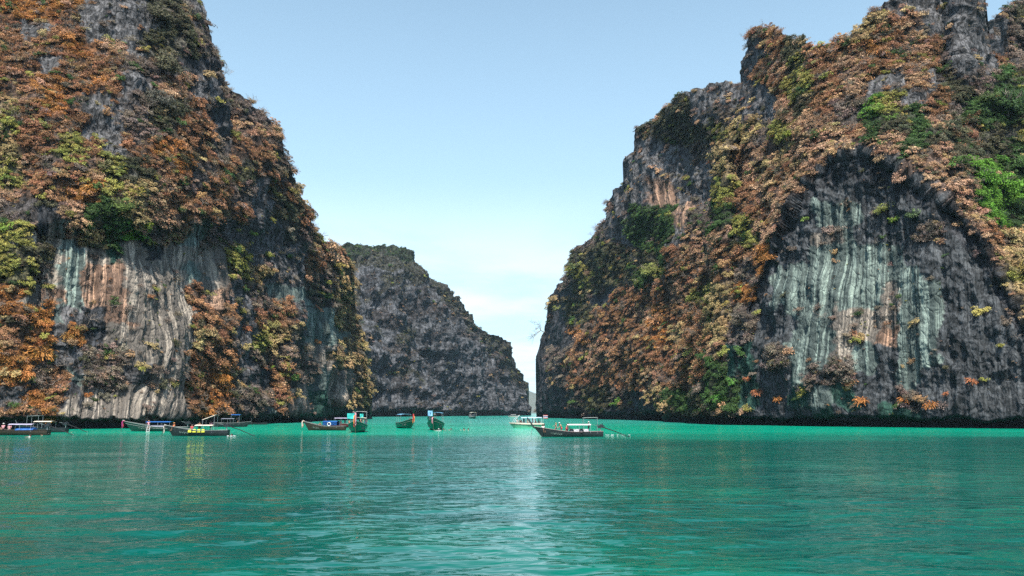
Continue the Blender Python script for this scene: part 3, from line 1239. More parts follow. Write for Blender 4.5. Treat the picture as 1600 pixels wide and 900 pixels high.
def individuals(D, order, label_fmt="{c} {k} among others on the {w}"):
    for i in order:
        ix = D['idx'][i]
        k = [kk for kk, v in IDX.items() if ix in v][0]
        w = place_word(D['name'], D['px'][i], D['py'][i])
        cn = VEGN[D['lt'][i]]
        me_c = None if k == 'bare' else PROTO_ALL[ix]
        me_s = PROTO_ALL[ix] if k == 'bare' else (None if k == 'tuft' else STEMS[i % 3])
        nm = {'leafy': 'shrub', 'twig': 'dry_bush', 'tuft': 'grass_tuft', 'bare': 'bare_tree'}[k]
        words = {'leafy': 'leafy shrub', 'twig': 'bush', 'tuft': 'grass tuft', 'bare': 'leafless tree'}[k]
        if k == 'bare':
            cn = 'grey brown'
        elif k == 'twig' and 'twiggy' not in cn:
            cn = cn + ' twiggy'
        LABELSETS.setdefault("%s %s on the %s" % (cn, words, w), []).append((D['px'][i], D['py'][i], shrub_thing(me_c, me_s, D['P'][i], D['rot'][i], D['sc'][i], D['col'][i],
                    "%s %s on the %s" % (cn, words, w),
                    {'leafy': 'shrub', 'twig': 'bush', 'tuft': 'grass', 'bare': 'tree'}[k],
                    "%s %ss on the %s" % (cn, words.replace('bush', 'bushe'), w), nm)))


ALLD = []
for nm, cnt, sz, sd_, lb in (
        ('limestone_cliff', 34000, (3.4, 27), 501, "dense dry scrub covering the ledges of the left cliff"),
        ('limestone_cliff.001', 2600, (2.5, 8), 502, "low scrub scattered over the far headland"),
        ('limestone_cliff.002', 17000, (3, 18), 503, "mixed green and brown scrub on the right rear flank"),
        ('limestone_cliff.003', 38000, (3.4, 27), 504, "thick brown and green scrub over the right mountain")):
    D = scatter(nm, cnt, sz, sd_)
    inview = (D['px'] > 5) & (D['px'] < 1595) & (D['py'] > 5)
    if nm == 'limestone_cliff.003':
        inview &= ~((D['px'] < 1150) & (D['py'] < 240))
    ALLD.append([nm, D, inview, lb])

# the largest few hundred in view are plants of their own, the rest one mass for each cliff
for nm, D, inview, lb in ALLD:
    n_ind = {'limestone_cliff': 190, 'limestone_cliff.001': 0, 'limestone_cliff.002': 60, 'limestone_cliff.003': 230}[nm]
    score = np.where(inview, D['size'], 0)
    order = np.argsort(-score)[:n_ind]
    keep = np.ones(len(score), bool)
    keep[order] = False
    scrub_object("cliff_scrub", D, keep, lb)
    individuals(D, order)


for lab, items in LABELSETS.items():
    rest = sorted(items, key=lambda q: q[0])
    n_ = len(rest)
    if n_ == 1:
        rest[0][2]['label'] = lab.replace(' on the ', ' alone of its kind on the ') if len(lab.split()) < 11 else lab
        del rest[0][2]['group']
        continue
    if n_ == 2:
        rest[0][2]['label'] = "left of two, " + lab
        rest[1][2]['label'] = "right of two, " + lab
        continue
    rest[0][2]['label'] = "leftmost " + lab
    rest[-1][2]['label'] = "rightmost " + lab
    rest = sorted(rest[1:-1], key=lambda q: q[1])
    if len(rest) == 1:
        rest[0][2]['label'] = "middle of three, " + lab
        continue
    rest[0][2]['label'] = "highest inner " + lab
    rest[-1][2]['label'] = "lowest inner " + lab
    for q in rest[1:-1]:
        q[2]['label'] = ("central " if n_ == 5 else "inner ") + lab


# plants that stand out one by one ---------------------------------
def surf_point(name, px, py):
    sf = SURF[name]
    G = sf['G']
    qx, qy = project(G[..., 0], G[..., 1], G[..., 2])
    d = (qx - px) ** 2 + (qy - py) ** 2 + (G[..., 1] * 0.02)
    i = np.argmin(d)
    return G.reshape(-1, 3)[i], sf['n'].reshape(-1, 3)[i]


def special(surf, px, py, size_px, kind, col, label, cat=None, group=None, up=0.9, out=0.4, seed=0, sz=1.0):
    P, n = surf_point(surf, px, py)
    s = size_px * P[1] / F * 0.5
    lean = Vector((n[0] * out, n[1] * out, up)).normalized()
    rot = (lean.to_track_quat('Z', 'Y') @ Euler((0, 0, seed * 1.3)).to_quaternion()).to_euler()
    P = P + n * s * 0.25
    me_c = {'big': BIGCROWN[seed % 3], 'leafy': CROWN[seed % 4], 'flat': CROWN_FLAT[seed % 2], 'twig': TWIG[seed % 3],
            'tuft': TUFT[seed % 2], 'bare': None}[kind]
    me_s = {'big': TRUNK[seed % 2], 'leafy': STEMS[seed % 3], 'flat': TRUNK[seed % 2], 'twig': STEMS[seed % 3], 'tuft': None,
            'bare': BARE[seed % 3]}[kind]
    nm = {'big': 'tree', 'leafy': 'shrub', 'flat': 'tree', 'twig': 'dry_bush', 'tuft': 'grass_tuft', 'bare': 'bare_tree'}[kind]
    ct = {'big': 'tree', 'leafy': 'shrub', 'flat': 'tree', 'twig': 'bush', 'tuft': 'grass', 'bare': 'tree'}[kind]
    return shrub_thing(me_c, me_s, P, rot, (s, s, s * sz), col, label, ct, group, nm)


A_, B_, C_, D_ = ('limestone_cliff', 'limestone_cliff.001', 'limestone_cliff.002', 'limestone_cliff.003')
VG, YG, YB = (0.16, 0.36, 0.04), (0.42, 0.42, 0.09), (0.50, 0.38, 0.11)
OR, OR2, DG, OL = (0.66, 0.26, 0.08), (0.60, 0.22, 0.10), (0.06, 0.12, 0.035), (0.17, 0.20, 0.06)
sp_list = [
    # the green gully at the right edge
    (D_, 1560, 300, 62, 'big', VG, "large bright green tree crown filling the right edge of the gully", 1),
    (D_, 1530, 285, 46, 'big', (0.13, 0.31, 0.035), "bright green tree left of the largest green crown at right edge", 2),
    (D_, 1585, 335, 42, 'big', DG, "dark green tree below the bright crowns at the right edge", 3),
    (D_, 1500, 262, 36, 'leafy', (0.12, 0.22, 0.05), "mid green shrub at the upper end of the bright green trees", 4),
    (D_, 1595, 262, 40, 'big', (0.10, 0.19, 0.05), "green tree above the bright crowns on the frame's right edge", 5),
    (D_, 1570, 175, 62, 'big', DG, "big dark green tree in the gully below the right shoulder", 6),
    (D_, 1545, 160, 34, 'big', (0.13, 0.19, 0.06), "olive green tree beside the big dark green gully tree", 7),
    (D_, 1590, 425, 44, 'big', YB, "golden yellow tree at the right edge below the orange scrub", 8),
    (D_, 1575, 372, 34, 'leafy', (0.56, 0.42, 0.20), "pale golden shrub above the yellow tree at the right edge", 9),
    # plants on the dark slab
    (D_, 1388, 330, 32, 'big', (0.30, 0.33, 0.09), "yellow green tree rooted high on the dark slab", 1),
    (D_, 1403, 347, 22, 'leafy', (0.28, 0.42, 0.06), "small bright lime shrub under the slab's yellow green tree", 2),
    (D_, 1428, 338, 24, 'leafy', (0.15, 0.22, 0.09), "dull green shrub right of the lime shrub on the slab", 3),
    (D_, 1258, 344, 15, 'leafy', (0.28, 0.42, 0.09), "lone lime green shrub on the slab's upper left edge", 4),
    (D_, 1468, 380, 22, 'twig', (0.52, 0.30, 0.18), "rusty dry bush on the slab right of the green shrubs", 5),
    (D_, 1168, 592, 15, 'tuft', OR2, "small orange tuft high above water at the slab's left foot", 1),
    (D_, 1184, 616, 20, 'tuft', OR2, "wide orange tuft hanging near the slab's lower left foot", 2),
    (D_, 1219, 624, 19, 'tuft', OR, "tall orange tuft right of the wide one on the slab foot", 3),
    (D_, 1346, 628, 27, 'tuft', OR, "bright orange round clump at the middle of the slab foot", 4),
    (D_, 1413, 630, 24, 'tuft', OR, "left of the two joined orange clumps on the slab foot", 5),
    (D_, 1455, 634, 24, 'tuft', OR, "right of the two joined orange clumps on the slab foot", 6),
    (D_, 1479, 617, 12, 'tuft', OR2, "thin orange tuft right of the joined clumps on slab foot", 7),
    (D_, 1515, 598, 21, 'tuft', OR2, "orange clump highest and furthest right on the slab foot", 8),
    (D_, 1537, 594, 13, 'leafy', YG, "tiny yellow green shrub beside the rightmost orange clump", 9),
    # right slope
    (D_, 1372, 175, 30, 'big', (0.24, 0.36, 0.06), "lime green tree on the slope above the slab", 1),
    (D_, 1395, 190, 26, 'leafy', (0.16, 0.27, 0.05), "green shrub right of the lime tree above the slab", 2),
    (D_, 1292, 124, 30, 'flat', (0.33, 0.36, 0.08), "yellow green flat crowned tree below the saddle", 3),
    (D_, 1277, 98, 20, 'flat', (0.45, 0.40, 0.15), "pale yellow crown just under the saddle of the ridge", 4),
    (D_, 1243, 209, 28, 'flat', (0.33, 0.37, 0.06), "yellow green low tree on the slope below the left peak", 5),
    (D_, 1212, 148, 26, 'leafy', (0.58, 0.42, 0.20), "pale golden shrub on the left peak's grey rock", 6),
    (D_, 1277, 70, 9, 'flat', (0.04, 0.07, 0.03), "tiny umbrella shaped dark tree on the saddle skyline", 7),
    (D_, 1568, 9, 11, 'bare', DG, "small bare tree on the skyline of the right shoulder", 8),
    (D_, 1138, 480, 22, 'leafy', YB, "golden shrub on the dry slope beside the slab", 9),
    (D_, 1132, 556, 26, 'leafy', (0.40, 0.42, 0.10), "yellow green shrub low on the slope left of the slab", 10),
    (D_, 1148, 295, 14, 'leafy', (0.14, 0.36, 0.06), "round emerald shrub high on the dry slope", 11),
    (D_, 1128, 628, 30, 'leafy', (0.12, 0.32, 0.05), "bright green shrub near the water left of the slab", 12),
    (D_, 1145, 600, 20, 'leafy', (0.13, 0.30, 0.06), "green shrub just above the bright waterside shrub", 13),
    # rear flank
    (C_, 1024, 428, 40, 'big', (0.27, 0.29, 0.08), "rounded olive yellow tree in the middle of the rear flank", 1),
    (C_, 1003, 445, 26, 'leafy', (0.20, 0.24, 0.07), "olive shrub left of the rounded olive yellow tree", 2),
    (C_, 968, 632, 20, 'leafy', (0.20, 0.38, 0.06), "lime green shrub above the water on the rear flank", 3),
    (C_, 871, 470, 22, 'leafy', (0.58, 0.42, 0.20), "golden shrub at the left edge of the rear flank", 4),
    (C_, 873, 484, 16, 'leafy', (0.30, 0.32, 0.10), "olive shrub directly under the golden edge shrub", 5),
    (C_, 901, 477, 13, 'leafy', (0.30, 0.42, 0.09), "small lime shrub right of the golden edge shrub", 6),
    (C_, 895, 507, 13, 'leafy', (0.26, 0.36, 0.07), "tiny lime shrub lower on the rear flank's dark rock", 7),
    (C_, 912, 530, 30, 'twig', (0.64, 0.32, 0.17), "orange brown bush low on the rear flank's left side", 8),
    (C_, 903, 417, 20, 'leafy', (0.16, 0.20, 0.08), "green shrub near the skyline of the rear flank", 9),
    (C_, 1075, 552, 34, 'twig', (0.50, 0.25, 0.13), "rusty twiggy bush in the dry slope's centre", 10),
    (C_, 1030, 505, 34, 'twig', (0.52, 0.26, 0.13), "rusty bush under the rounded olive yellow tree", 11),
    (C_, 991, 254, 7, 'leafy', (0.10, 0.24, 0.07), "tiny green shrub on the rear flank's upper skyline", 12),
    # left cliff
    (A_, 195, 330, 46, 'big', (0.13, 0.18, 0.045), "dark green tree hanging above the streaked left wall", 1),
    (A_, 218, 358, 30, 'leafy', (0.30, 0.40, 0.06), "lime green shrub hanging over the top of the streaked wall", 2),
    (A_, 208, 305, 28, 'leafy', (0.38, 0.32, 0.07), "yellow shrub above the dark green hanging tree", 3),
    (A_, 185, 275, 26, 'leafy', (0.27, 0.31, 0.07), "yellow green shrub on the ledge left of the yellow shrub", 4),
    (A_, 165, 265, 34, 'leafy', (0.20, 0.19, 0.08), "olive shrub at the left end of the ledge's green row", 5),
    (A_, 12, 362, 32, 'leafy', (0.25, 0.37, 0.06), "lime green shrub at the left frame edge above orange scrub", 6),
    (A_, 22, 418, 28, 'leafy', (0.32, 0.33, 0.08), "yellow green shrub below the lime shrub at the left edge", 7),
    (A_, 14, 285, 26, 'leafy', (0.20, 0.28, 0.06), "green shrub at the left frame edge beside brown scrub", 8),
    (A_, 420, 402, 22, 'flat', (0.34, 0.36, 0.08), "yellow green cushion shrub on the left cliff's grey face", 9),
    (A_, 392, 368, 18, 'leafy', (0.22, 0.36, 0.06), "green shrub above the yellow cushion shrub on grey rock", 10),
    (A_, 421, 578, 13, 'leafy', (0.30, 0.46, 0.06), "lone lime shrub on the lower left cliff near the centre", 11),
    (A_, 422, 512, 30, 'leafy', (0.36, 0.32, 0.11), "yellowish shrub below the brown tuft on the left cliff", 12),
    (A_, 508, 404, 44, 'leafy', (0.50, 0.30, 0.17), "pinkish brown shrub on the left cliff's seaward corner", 13),
    (A_, 522, 420, 28, 'leafy', (0.44, 0.34, 0.09), "golden shrub under the pinkish one on the seaward corner", 14),
    (A_, 570, 572, 20, 'leafy', (0.36, 0.34, 0.12), "yellow shrub on the left cliff's outermost lower edge", 15),
    (A_, 450, 300, 24, 'flat', (0.26, 0.22, 0.07), "ochre cushion tree on the left cliff's skyline", 16),
    (A_, 495, 372, 22, 'bare', OL, "bare twiggy tree on the left cliff skyline above the lagoon", 17),
    (A_, 270, 253, 20, 'tuft', (0.60, 0.28, 0.05), "ochre orange tuft beside a dark cleft of the left cliff", 18),
    (A_, 235, 62, 16, 'flat', (0.45, 0.34, 0.08), "yellow shrub high beside the grey face of the left cliff", 19),
    (A_, 255, 115, 60, 'big', (0.14, 0.13, 0.075), "broad dull olive tree high on the left cliff's shoulder", 20),
    (A_, 245, 168, 50, 'big', (0.16, 0.155, 0.12), "grey green tree below the broad olive tree, left cliff", 21),
    (A_, 242, 30, 44, 'big', (0.15, 0.14, 0.08), "olive tree at the top of the left cliff near skyline", 22),
    (A_, 80, 655, 22, 'tuft', (0.62, 0.30, 0.09), "orange tuft low behind the leftmost boats", 23),
    (A_, 47, 615, 18, 'tuft', OR, "round orange tuft above the leftmost boats", 24),
    (A_, 36, 588, 30, 'tuft', OR, "large orange tuft on the lower left wall, under the widest patch", 25),
    (A_, 60, 555, 44, 'tuft', (0.60, 0.27, 0.07), "widest orange tuft patch on the lower left wall", 26),
    (A_, 348, 590, 28, 'tuft', (0.62, 0.25, 0.06), "bright orange tuft right of the pale streaks", 27),
    (A_, 112, 507, 13, 'tuft', OR, "small orange tuft alone on grey rock of the left wall", 28),
    (A_, 138, 620, 16, 'tuft', OR, "orange tuft low on the wall left of the pale streaks", 29),
    (A_, 496, 535, 14, 'tuft', OR, "orange tuft on grey rock of the seaward corner", 30),
    (A_, 382, 515, 18, 'tuft', OR2, "reddish orange tuft halfway up right of the streaks", 31),
]
for s_ in sp_list:
    special(s_[0], s_[1], s_[2], s_[3] * 1.15, s_[4], s_[5], s_[6], seed=s_[7])
# leafless tree reaching out over the gap from the rear flank's edge
P, n = surf_point(C_, 850, 520)
sB = 30 * P[1] / F * 0.62
t_ = shrub_thing(None, BARE[1], P + np.array([1.0, -1.5, 0]), (Vector((-1, -0.2, 0.35)).to_track_quat('Z', 'Y')).to_euler(),
                 (sB, sB, sB), OL, "bare tree reaching out over the channel from the rear flank's edge", 'tree', None, 'bare_tree')


# ------------------------------------------------------------------ boats
class MB:
    """collects shapes, linked as one mesh object"""

    def __init__(self):
        self.V, self.F = [], []

    def add(self, v, f):
        o = len(self.V)
        self.V += [tuple(p) for p in v]
        self.F += [tuple(k + o for k in g) for g in f]
        return self

    def box(self, c, s, rot=None, taper=1.0):
        c = Vector(c)
        v = []
        for z in (-.5, .5):
            k = taper if z > 0 else 1
            for x, y in ((-.5, -.5), (.5, -.5), (.5, .5), (-.5, .5)):
                p = Vector((x * s[0] * k, y * s[1] * k, z * s[2]))
                if rot:
                    p = Euler(rot).to_matrix() @ p
                v.append(c + p)
        return self.add(v, [(3, 2, 1, 0), (4, 5, 6, 7), (0, 1, 5, 4), (1, 2, 6, 5), (2, 3, 7, 6), (3, 0, 4, 7)])

    def tube(self, pts, r, sides=6):
        rr = r if isinstance(r, (list, tuple)) else [r] * len(pts)
        return self.add(*tube_rings(pts, rr, sides))

    def ring(self, c, R_, r_, axis='y', n=14, k=6):
        V, Fc = [], []
        for i in range(n):
            a = 2 * math.pi * i / n
            for j in range(k):
                b = 2 * math.pi * j / k
                q = (R_ + r_ * math.cos(b))
                p = (q * math.cos(a), r_ * math.sin(b), q * math.sin(a))
                if axis == 'z':
                    p = (p[0], p[2], p[1])
                V.append(Vector(c) + Vector(p))
        for i in range(n):
            for j in range(k):
                Fc.append((i * k + j, i * k + (j + 1) % k, ((i + 1) % n) * k + (j + 1) % k, ((i + 1) % n) * k + j))
        return self.add(V, Fc)

    def sheet(self, P, th=0.02):
        """P: rows of points; gives a sheet with thickness"""
        nr, nc = len(P), len(P[0])
        top = [Vector(p) for r in P for p in r]
        bot = [p - Vector((0, 0, th)) for p in top]
        f = [tuple(int(x) for x in q) for q in grid_faces(nr, nc)]
        g = [tuple(x + nr * nc for x in reversed(q)) for q in f]
        rim = [i for i in range(nc)] + [r * nc + nc - 1 for r in range(1, nr)] + [(nr - 1) * nc + i for i in range(nc - 2, -1, -1)] \
            + [r * nc for r in range(nr - 2, 0, -1)]
        e = [(a, rim[(i + 1) % len(rim)], rim[(i + 1) % len(rim)] + nr * nc, a + nr * nc) for i, a in enumerate(rim)]
        return self.add(top + bot, f + g + e)

    def build(self, name, m, parent=None, smooth_sh=False):
        return mesh_obj(name, self.V, self.F, m, parent, smooth_sh)


DARKW = mat("dark_stained_wood", (0.030, 0.034, 0.038), 0.45)
BROWNW = mat("brown_wood", (0.055, 0.038, 0.026), 0.55)
GREENP = mat("green_hull_paint", (0.008, 0.085, 0.045), 0.4)
DGREEN = mat("dark_green_hull_paint", (0.015, 0.060, 0.045), 0.4)
DECKW = mat("deck_boards", (0.17, 0.125, 0.085), 0.7)
PALEP = mat("pale_trim_paint", (0.26, 0.29, 0.27), 0.5)
MINT = mat("mint_hull_paint", (0.16, 0.62, 0.36), 0.35)
CREAMP = mat("cream_hull_paint", (0.78, 0.74, 0.58), 0.35, 0.08)
WHITEC = mat("white_canvas", (0.82, 0.80, 0.76), 0.7, 0.06)
CREAMC = mat("cream_canvas", (0.78, 0.68, 0.55), 0.7, 0.08)
LILAC = mat("lilac_grey_canvas", (0.46, 0.42, 0.55), 0.7, 0.12)
GREYC = mat("grey_canvas", (0.20, 0.21, 0.26), 0.7, 0.15)
BLUEC = mat("blue_tarpaulin", (0.02, 0.13, 0.42), 0.55, 0.35, 5)
SKYC = mat("light_blue_cloth", (0.25, 0.58, 0.85), 0.6, 0.12)
TEALC = mat("turquoise_cloth", (0.05, 0.62, 0.55), 0.6, 0.15)
METAL = mat("engine_metal", (0.05, 0.05, 0.055), 0.4, 0.5, 8, 0.6)
STEEL = mat("steel_pipe", (0.42, 0.43, 0.44), 0.4, 0.2, 8, 0.5)
RUBBER = mat("black_rubber", (0.02, 0.02, 0.022), 0.8)
ROPE = mat("rope", (0.10, 0.09, 0.07), 0.9)
SASHR = mat("red_sash_cloth", (0.62, 0.05, 0.06), 0.7, 0.2, 9)
SASHP = mat("pink_sash_cloth", (0.78, 0.36, 0.42), 0.7, 0.2, 9)
SASHO = mat("orange_sash_cloth", (0.82, 0.28, 0.07), 0.7, 0.2, 9)
SASHM = mat("magenta_sash_cloth", (0.45, 0.05, 0.20), 0.7, 0.2, 9)
SASHW = mat("cream_sash_cloth", (0.80, 0.72, 0.60), 0.7, 0.2, 9)
YELLOW = mat("yellow_life_vest", (0.75, 0.80, 0.06), 0.6, 0.1)
LETTER = mat("faded_lettering_paint", (0.34, 0.50, 0.42), 0.6, 0.3, 9)
LETTERD = mat("dark_lettering_paint", (0.05, 0.25, 0.12), 0.6, 0.3, 9)
GLASSY = mat("dark_window_glass", (0.03, 0.04, 0.05), 0.1, 0.2)
BLUEP = mat("navy_paint", (0.04, 0.08, 0.22), 0.4)
REDP = mat("red_paint", (0.6, 0.03, 0.04), 0.5, 0.1)
WHITEP = mat("white_paint", (0.80, 0.80, 0.78), 0.4, 0.05)


def hull_fn(Lh, B, zb, free=0.80, zs=None):
    """longtail hull: returns P(t, s, side); t stern 0 .. bow 1, s gunwale 0 .. keel 1"""
    def P(t, s, side=1, inset=0.0):
        w = B / 2 * (0.60 + 0.40 * math.sin(min(1, t / 0.55) * math.pi / 2)) * (1 if t < 0.55 else
                                                                             math.cos((t - 0.55) / 0.45 * math.pi / 2) ** 0.62)
        w = max(w - inset, 0.03)
        zg = free + 0.10 * (1 - t) ** 2 + (zb - free) * max(0, (t - 0.42) / 0.58) ** 2.1
        zk = -0.42 + 0.12 * max(0, (t - 0.8) / 0.2) ** 2 + inset * 2
        prof = (1 - s ** 2.4) ** 0.62 if s < 1 else 0.0
        prof = prof * (1 - 0.24 * s * t)
        y = side * w * prof
        z = zg + (zk - zg) * s
        rake = 0.16 * Lh * max(0, (t - 0.70) / 0.30) ** 1.6
        x = (t - 0.5) * Lh * 0.88 - 0.04 * Lh + rake * max(0, (z + 0.42) / (zb + 0.42))
        return Vector((x, y, z))
    return P


def longtail(loc, yaw, Lh, B, zb, hull_m, rail_m, label, group="longtail boats on the lagoon", canopies=(), sash=(), post=(0.75, 0.42), shaft=True,
             letters=True, stripe=None, rope=True, free=0.80, boxes=(), engine_col=None, roll=0.0, free_posts=()):
    root = empty("longtail_boat", loc, yaw)
    root.rotation_euler = (roll, 0, yaw)
    tag(root, label, "boat", group)
    P = hull_fn(Lh, B, zb, free)
    nt, ns = 22, 8
    mb = MB()
    V = []
    for i in range(nt):
        t = i / (nt - 1)
        row = [P(t, j / (ns - 1), 1) for j in range(ns)] + [P(t, j / (ns - 1), -1) for j in range(ns - 2, -1, -1)]
        V.append(row)
    nc = len(V[0])
    Vin = []
    for i in range(nt):
        t = i / (nt - 1)
        row = [P(t, j / (ns - 1), 1, 0.05) for j in range(ns)] + [P(t, j / (ns - 1), -1, 0.05) for j in range(ns - 2, -1, -1)]
        row = [Vector((p.x + (0.05 if i == 0 else 0) - (0.03 if i == nt - 1 else 0), p.y, p.z + 0.0)) for p in row]
        row[0].z = V[i][0].z
        row[-1].z = V[i][-1].z
        Vin.append(row)
    mb.add([p for r in V for p in r], [tuple(int(x) for x in q) for q in grid_faces(nt, nc)])
    mb.add([p for r in Vin for p in r], [tuple(int(x) for x in reversed(q)) for q in grid_faces(nt, nc)])
    n1 = nt * nc
    for i in range(nt - 1):
        for j in (0, nc - 1):
            a, b = i * nc + j, (i + 1) * nc + j
            mb.F.append((a, b, b + n1, a + n1))
    mb.F.append(tuple(range(nc)))
    mb.F.append(tuple(reversed([n1 + k for k in range(nc)])))
    mb.build("hull", hull_m, root)
    for side in (1, -1):
        pts = [P(i / 20, 0, side) + Vector((0, side * 0.02, 0.01)) for i in range(21)]
        MB().tube(pts, 0.04, 5).build("gunwale_rail", rail_m, root)
        if stripe:
            pts = [P(i / 20, 0.20, side) + Vector((0, side * 0.02, 0)) for i in range(21)]
            MB().tube(pts, 0.03, 4).build("hull_stripe", stripe, root)
    # deck boards and thwarts
    for k, t in enumerate([0.12, 0.24, 0.36, 0.48, 0.60, 0.70, 0.79]):
        a = P(t, 0.36, 1)
        w = abs(P(t, 0.36, 1).y) * 2 - 0.16
        MB().box((a.x, 0, a.z), (0.34, w, 0.04)).build("bench", DECKW, root)
    dk = []
    for i in range(8):
        t = 0.76 + 0.21 * i / 7
        a = P(t, 0.10, 1, 0.06)
        b = P(t, 0.10, -1, 0.06)
        dk.append([a, Vector((a.x, 0, a.z + 0.03)), b])
    MB().sheet(dk, 0.03).build("foredeck", DECKW, root)
    fl = []
    for i in range(12):
        t = 0.05 + 0.72 * i / 11
        a = P(t, 0.62, 1, 0.08)
        fl.append([a, Vector((a.x, 0, a.z)), Vector((a.x, -a.y, a.z))])
    MB().sheet(fl, 0.03).build("floor_boards", DECKW, root)
    # upswept bow post
    b0 = P(1, 0, 1)
    b0.y = 0
    b1 = b0 + Vector((post[1] * 0.45, 0, post[0] * 0.45))
    b2 = b0 + Vector((post[1], 0, post[0]))
    MB().tube([b0 + Vector((-0.25, 0, -0.25)), b0, b1, b2], [0.14, 0.13, 0.10, 0.085], 6).build("bow_post", hull_m, root)
    for k, sm in enumerate(sash):
        q = b0 + (b2 - b0) * (0.10 + 0.20 * k)
        MB().ring(q, 0.15, 0.055, 'z', 10, 5).tube(
            [q + Vector((0.12, 0.10 * (k % 2 * 2 - 1), 0)), q + Vector((0.22, 0.14 * (k % 2 * 2 - 1), -0.35)),
             q + Vector((0.16, 0.16 * (k % 2 * 2 - 1), -0.85 - 0.2 * k)), q + Vector((0.20, 0.12 * (k % 2 * 2 - 1), -1.25 - 0.15 * k))],
            [0.09, 0.12, 0.10, 0.05], 5).build("sash", sm, root)
    if letters:
        for side in (1, -1):
            lt = MB()
            r = random.Random(int(Lh * 100))
            for k in range(9):
                t0 = 0.70 + 0.018 * k
                h0, h1 = r.uniform(0.26, 0.32), r.uniform(0.42, 0.52)
                pts = []
                for q in range(4):
                    tt = t0 + r.uniform(-.003, .006) + 0.003 * q
                    ss = h0 + (h1 - h0) * (q / 3 if k % 2 else abs(1 - q / 1.5))
                    p = P(tt, ss, side)
                    pts.append(p + Vector((0.0, side * 0.02, 0.0)))
                lt.tube(pts, 0.022, 3)
            lt.build("lettering", LETTER, root)
    # canopies
    for cd in canopies:
        x0, x1, z, w = cd['x0'], cd['x1'], cd['z'], cd['w']
        tilt = cd.get('tilt', 0.0)
        rows = []
        for i in range(6):
            x = x0 + (x1 - x0) * i / 5
            zz = z + tilt * (i / 5 - 0.5)
            rows.append([(x, w / 2 * (j / 3 - 1), zz - 0.13 * (j / 3 - 1) ** 2 - 0.015 * ((i + j) % 2)) for j in range(7)])
        MB().sheet(rows, 0.03).build("canopy", cd['m'], root)
        for x in (x0 + 0.1, (x0 + x1) / 2, x1 - 0.1) if x1 - x0 > 2.6 else (x0 + 0.1, x1 - 0.1):
            for sd_ in (1, -1):
                zz = z + tilt * ((x - x0) / (x1 - x0) - 0.5)
                MB().tube([(x, sd_ * (w / 2 - 0.06), zz - 0.15), (x, sd_ * min(w / 2, B / 2 - 0.08), 0.55)], 0.025, 5).build("canopy_post", STEEL, root)
        if cd.get('side'):
            rows = []
            for i in range(8):
                x = x0 + (x1 - x0) * i / 7
                rows.append([(x, -w / 2 - 0.03 * (i % 2), z - 0.14 - (z - 0.14 - free) * cd.get('drop', .9) * j / 3) for j in range(4)])
            MB().sheet(rows, 0.015).build("side_curtain", cd['side'], root)
            rows = [[(p[0], -p[1], p[2]) for p in r_] for r_ in rows]
            MB().sheet(rows, 0.015).build("side_curtain", cd['side'], root)
    for (x, z, w) in free_posts:      # a bare pipe frame over the stern
        for sd_ in (1, -1):
            MB().tube([(x, sd_ * w / 2, 0.5), (x, sd_ * w / 2, z)], 0.025, 5).build("frame_post", STEEL, root)
    for k in range(len(free_posts) - 1):
        a, b = free_posts[k], free_posts[k + 1]
        MB().tube([(a[0], -a[2] / 2, a[1]), (b[0], -b[2] / 2, b[1])], 0.035, 5).tube(
            [(a[0], a[2] / 2, a[1]), (b[0], b[2] / 2, b[1])], 0.035, 5).tube(
            [(a[0], -a[2] / 2, a[1]), (a[0], a[2] / 2, a[1])], 0.035, 5).tube(
            [(b[0], -b[2] / 2, b[1]), (b[0], b[2] / 2, b[1])], 0.035, 5).build("roof_frame", PALEP, root)
    # engine on its pivot with the long propeller shaft
    if shaft:
        xs = P(0, 0, 1).x
        e = MB()
        e.box((xs + 0.35, 0, free + 0.80), (0.85, 0.42, 0.38), (0, 0.12, 0))
        e.box((xs + 0.75, 0, free + 0.88), (0.16, 0.50, 0.46), (0, 0.12, 0))
        e.box((xs + 0.25, 0, free + 1.06), (0.55, 0.30, 0.18), (0, 0.12, 0), 0.7)
        e.tube([(xs + 0.1, 0.2, free + 1.05), (xs + 0.1, 0.26, free + 1.38)], 0.05, 6)
        e.ring((xs - 0.08, 0, free + 0.78), 0.17, 0.06, 'y', 10, 5)
        eng = e.build("engine", METAL, root)
        MB().tube([(xs + 0.35, 0, free + 0.65), (xs + 0.35, 0, free - 0.1)], 0.07, 6).build("engine_mount", STEEL, root)
        MB().tube([(xs + 0.8, 0, free + 0.92), (xs + 1.6, 0.1, free + 1.12)], 0.025, 5).build("tiller", STEEL, root)
        MB().tube([(xs, 0, free + 0.72), (xs - 1.8, 0, free + 0.12), (xs - 4.0, 0, -0.02)], [0.075, 0.065, 0.045], 6).build("tail_shaft", RUBBER, root)
        pr = MB()
        for k in range(3):
            a = k * 2.094 + 0.5
            pr.box((xs - 4.02, 0.15 * math.cos(a), -0.02 + 0.15 * math.sin(a)), (0.04, 0.13, 0.26), (a + 1.57, 0, 0.4))
        pr.build("propeller", METAL, root)
    for (x, y, z, sx, sy, sz, m_) in boxes:
        bx = []
        for i in range(6):
            xx = x + sx * (i / 5 - .5)
            bx.append([(xx, y + sy * (j / 5 - .5), z + sz * (1 - (abs(j / 2.5 - 1)) ** 3) * (1 - 0.25 * (i in (0, 5))) + 0.03 * ((i * j) % 2)) for j in range(6)])
        MB().sheet(bx, sz * 0.5).build("covered_cargo", m_, root)
    if rope:
        q = b0 + Vector((0.05, 0, -0.05))
        MB().tube([q, q + Vector((0.25, 0.1, -0.9)), (q.x + 0.35, 0.2, -0.3)], 0.03, 4).build("mooring_rope", ROPE, root)
    return root


R = math.radians
GL = "longtail boats moored along the left cliff"
GM = "green longtail boats in the middle of the lagoon"
BOATS = {}


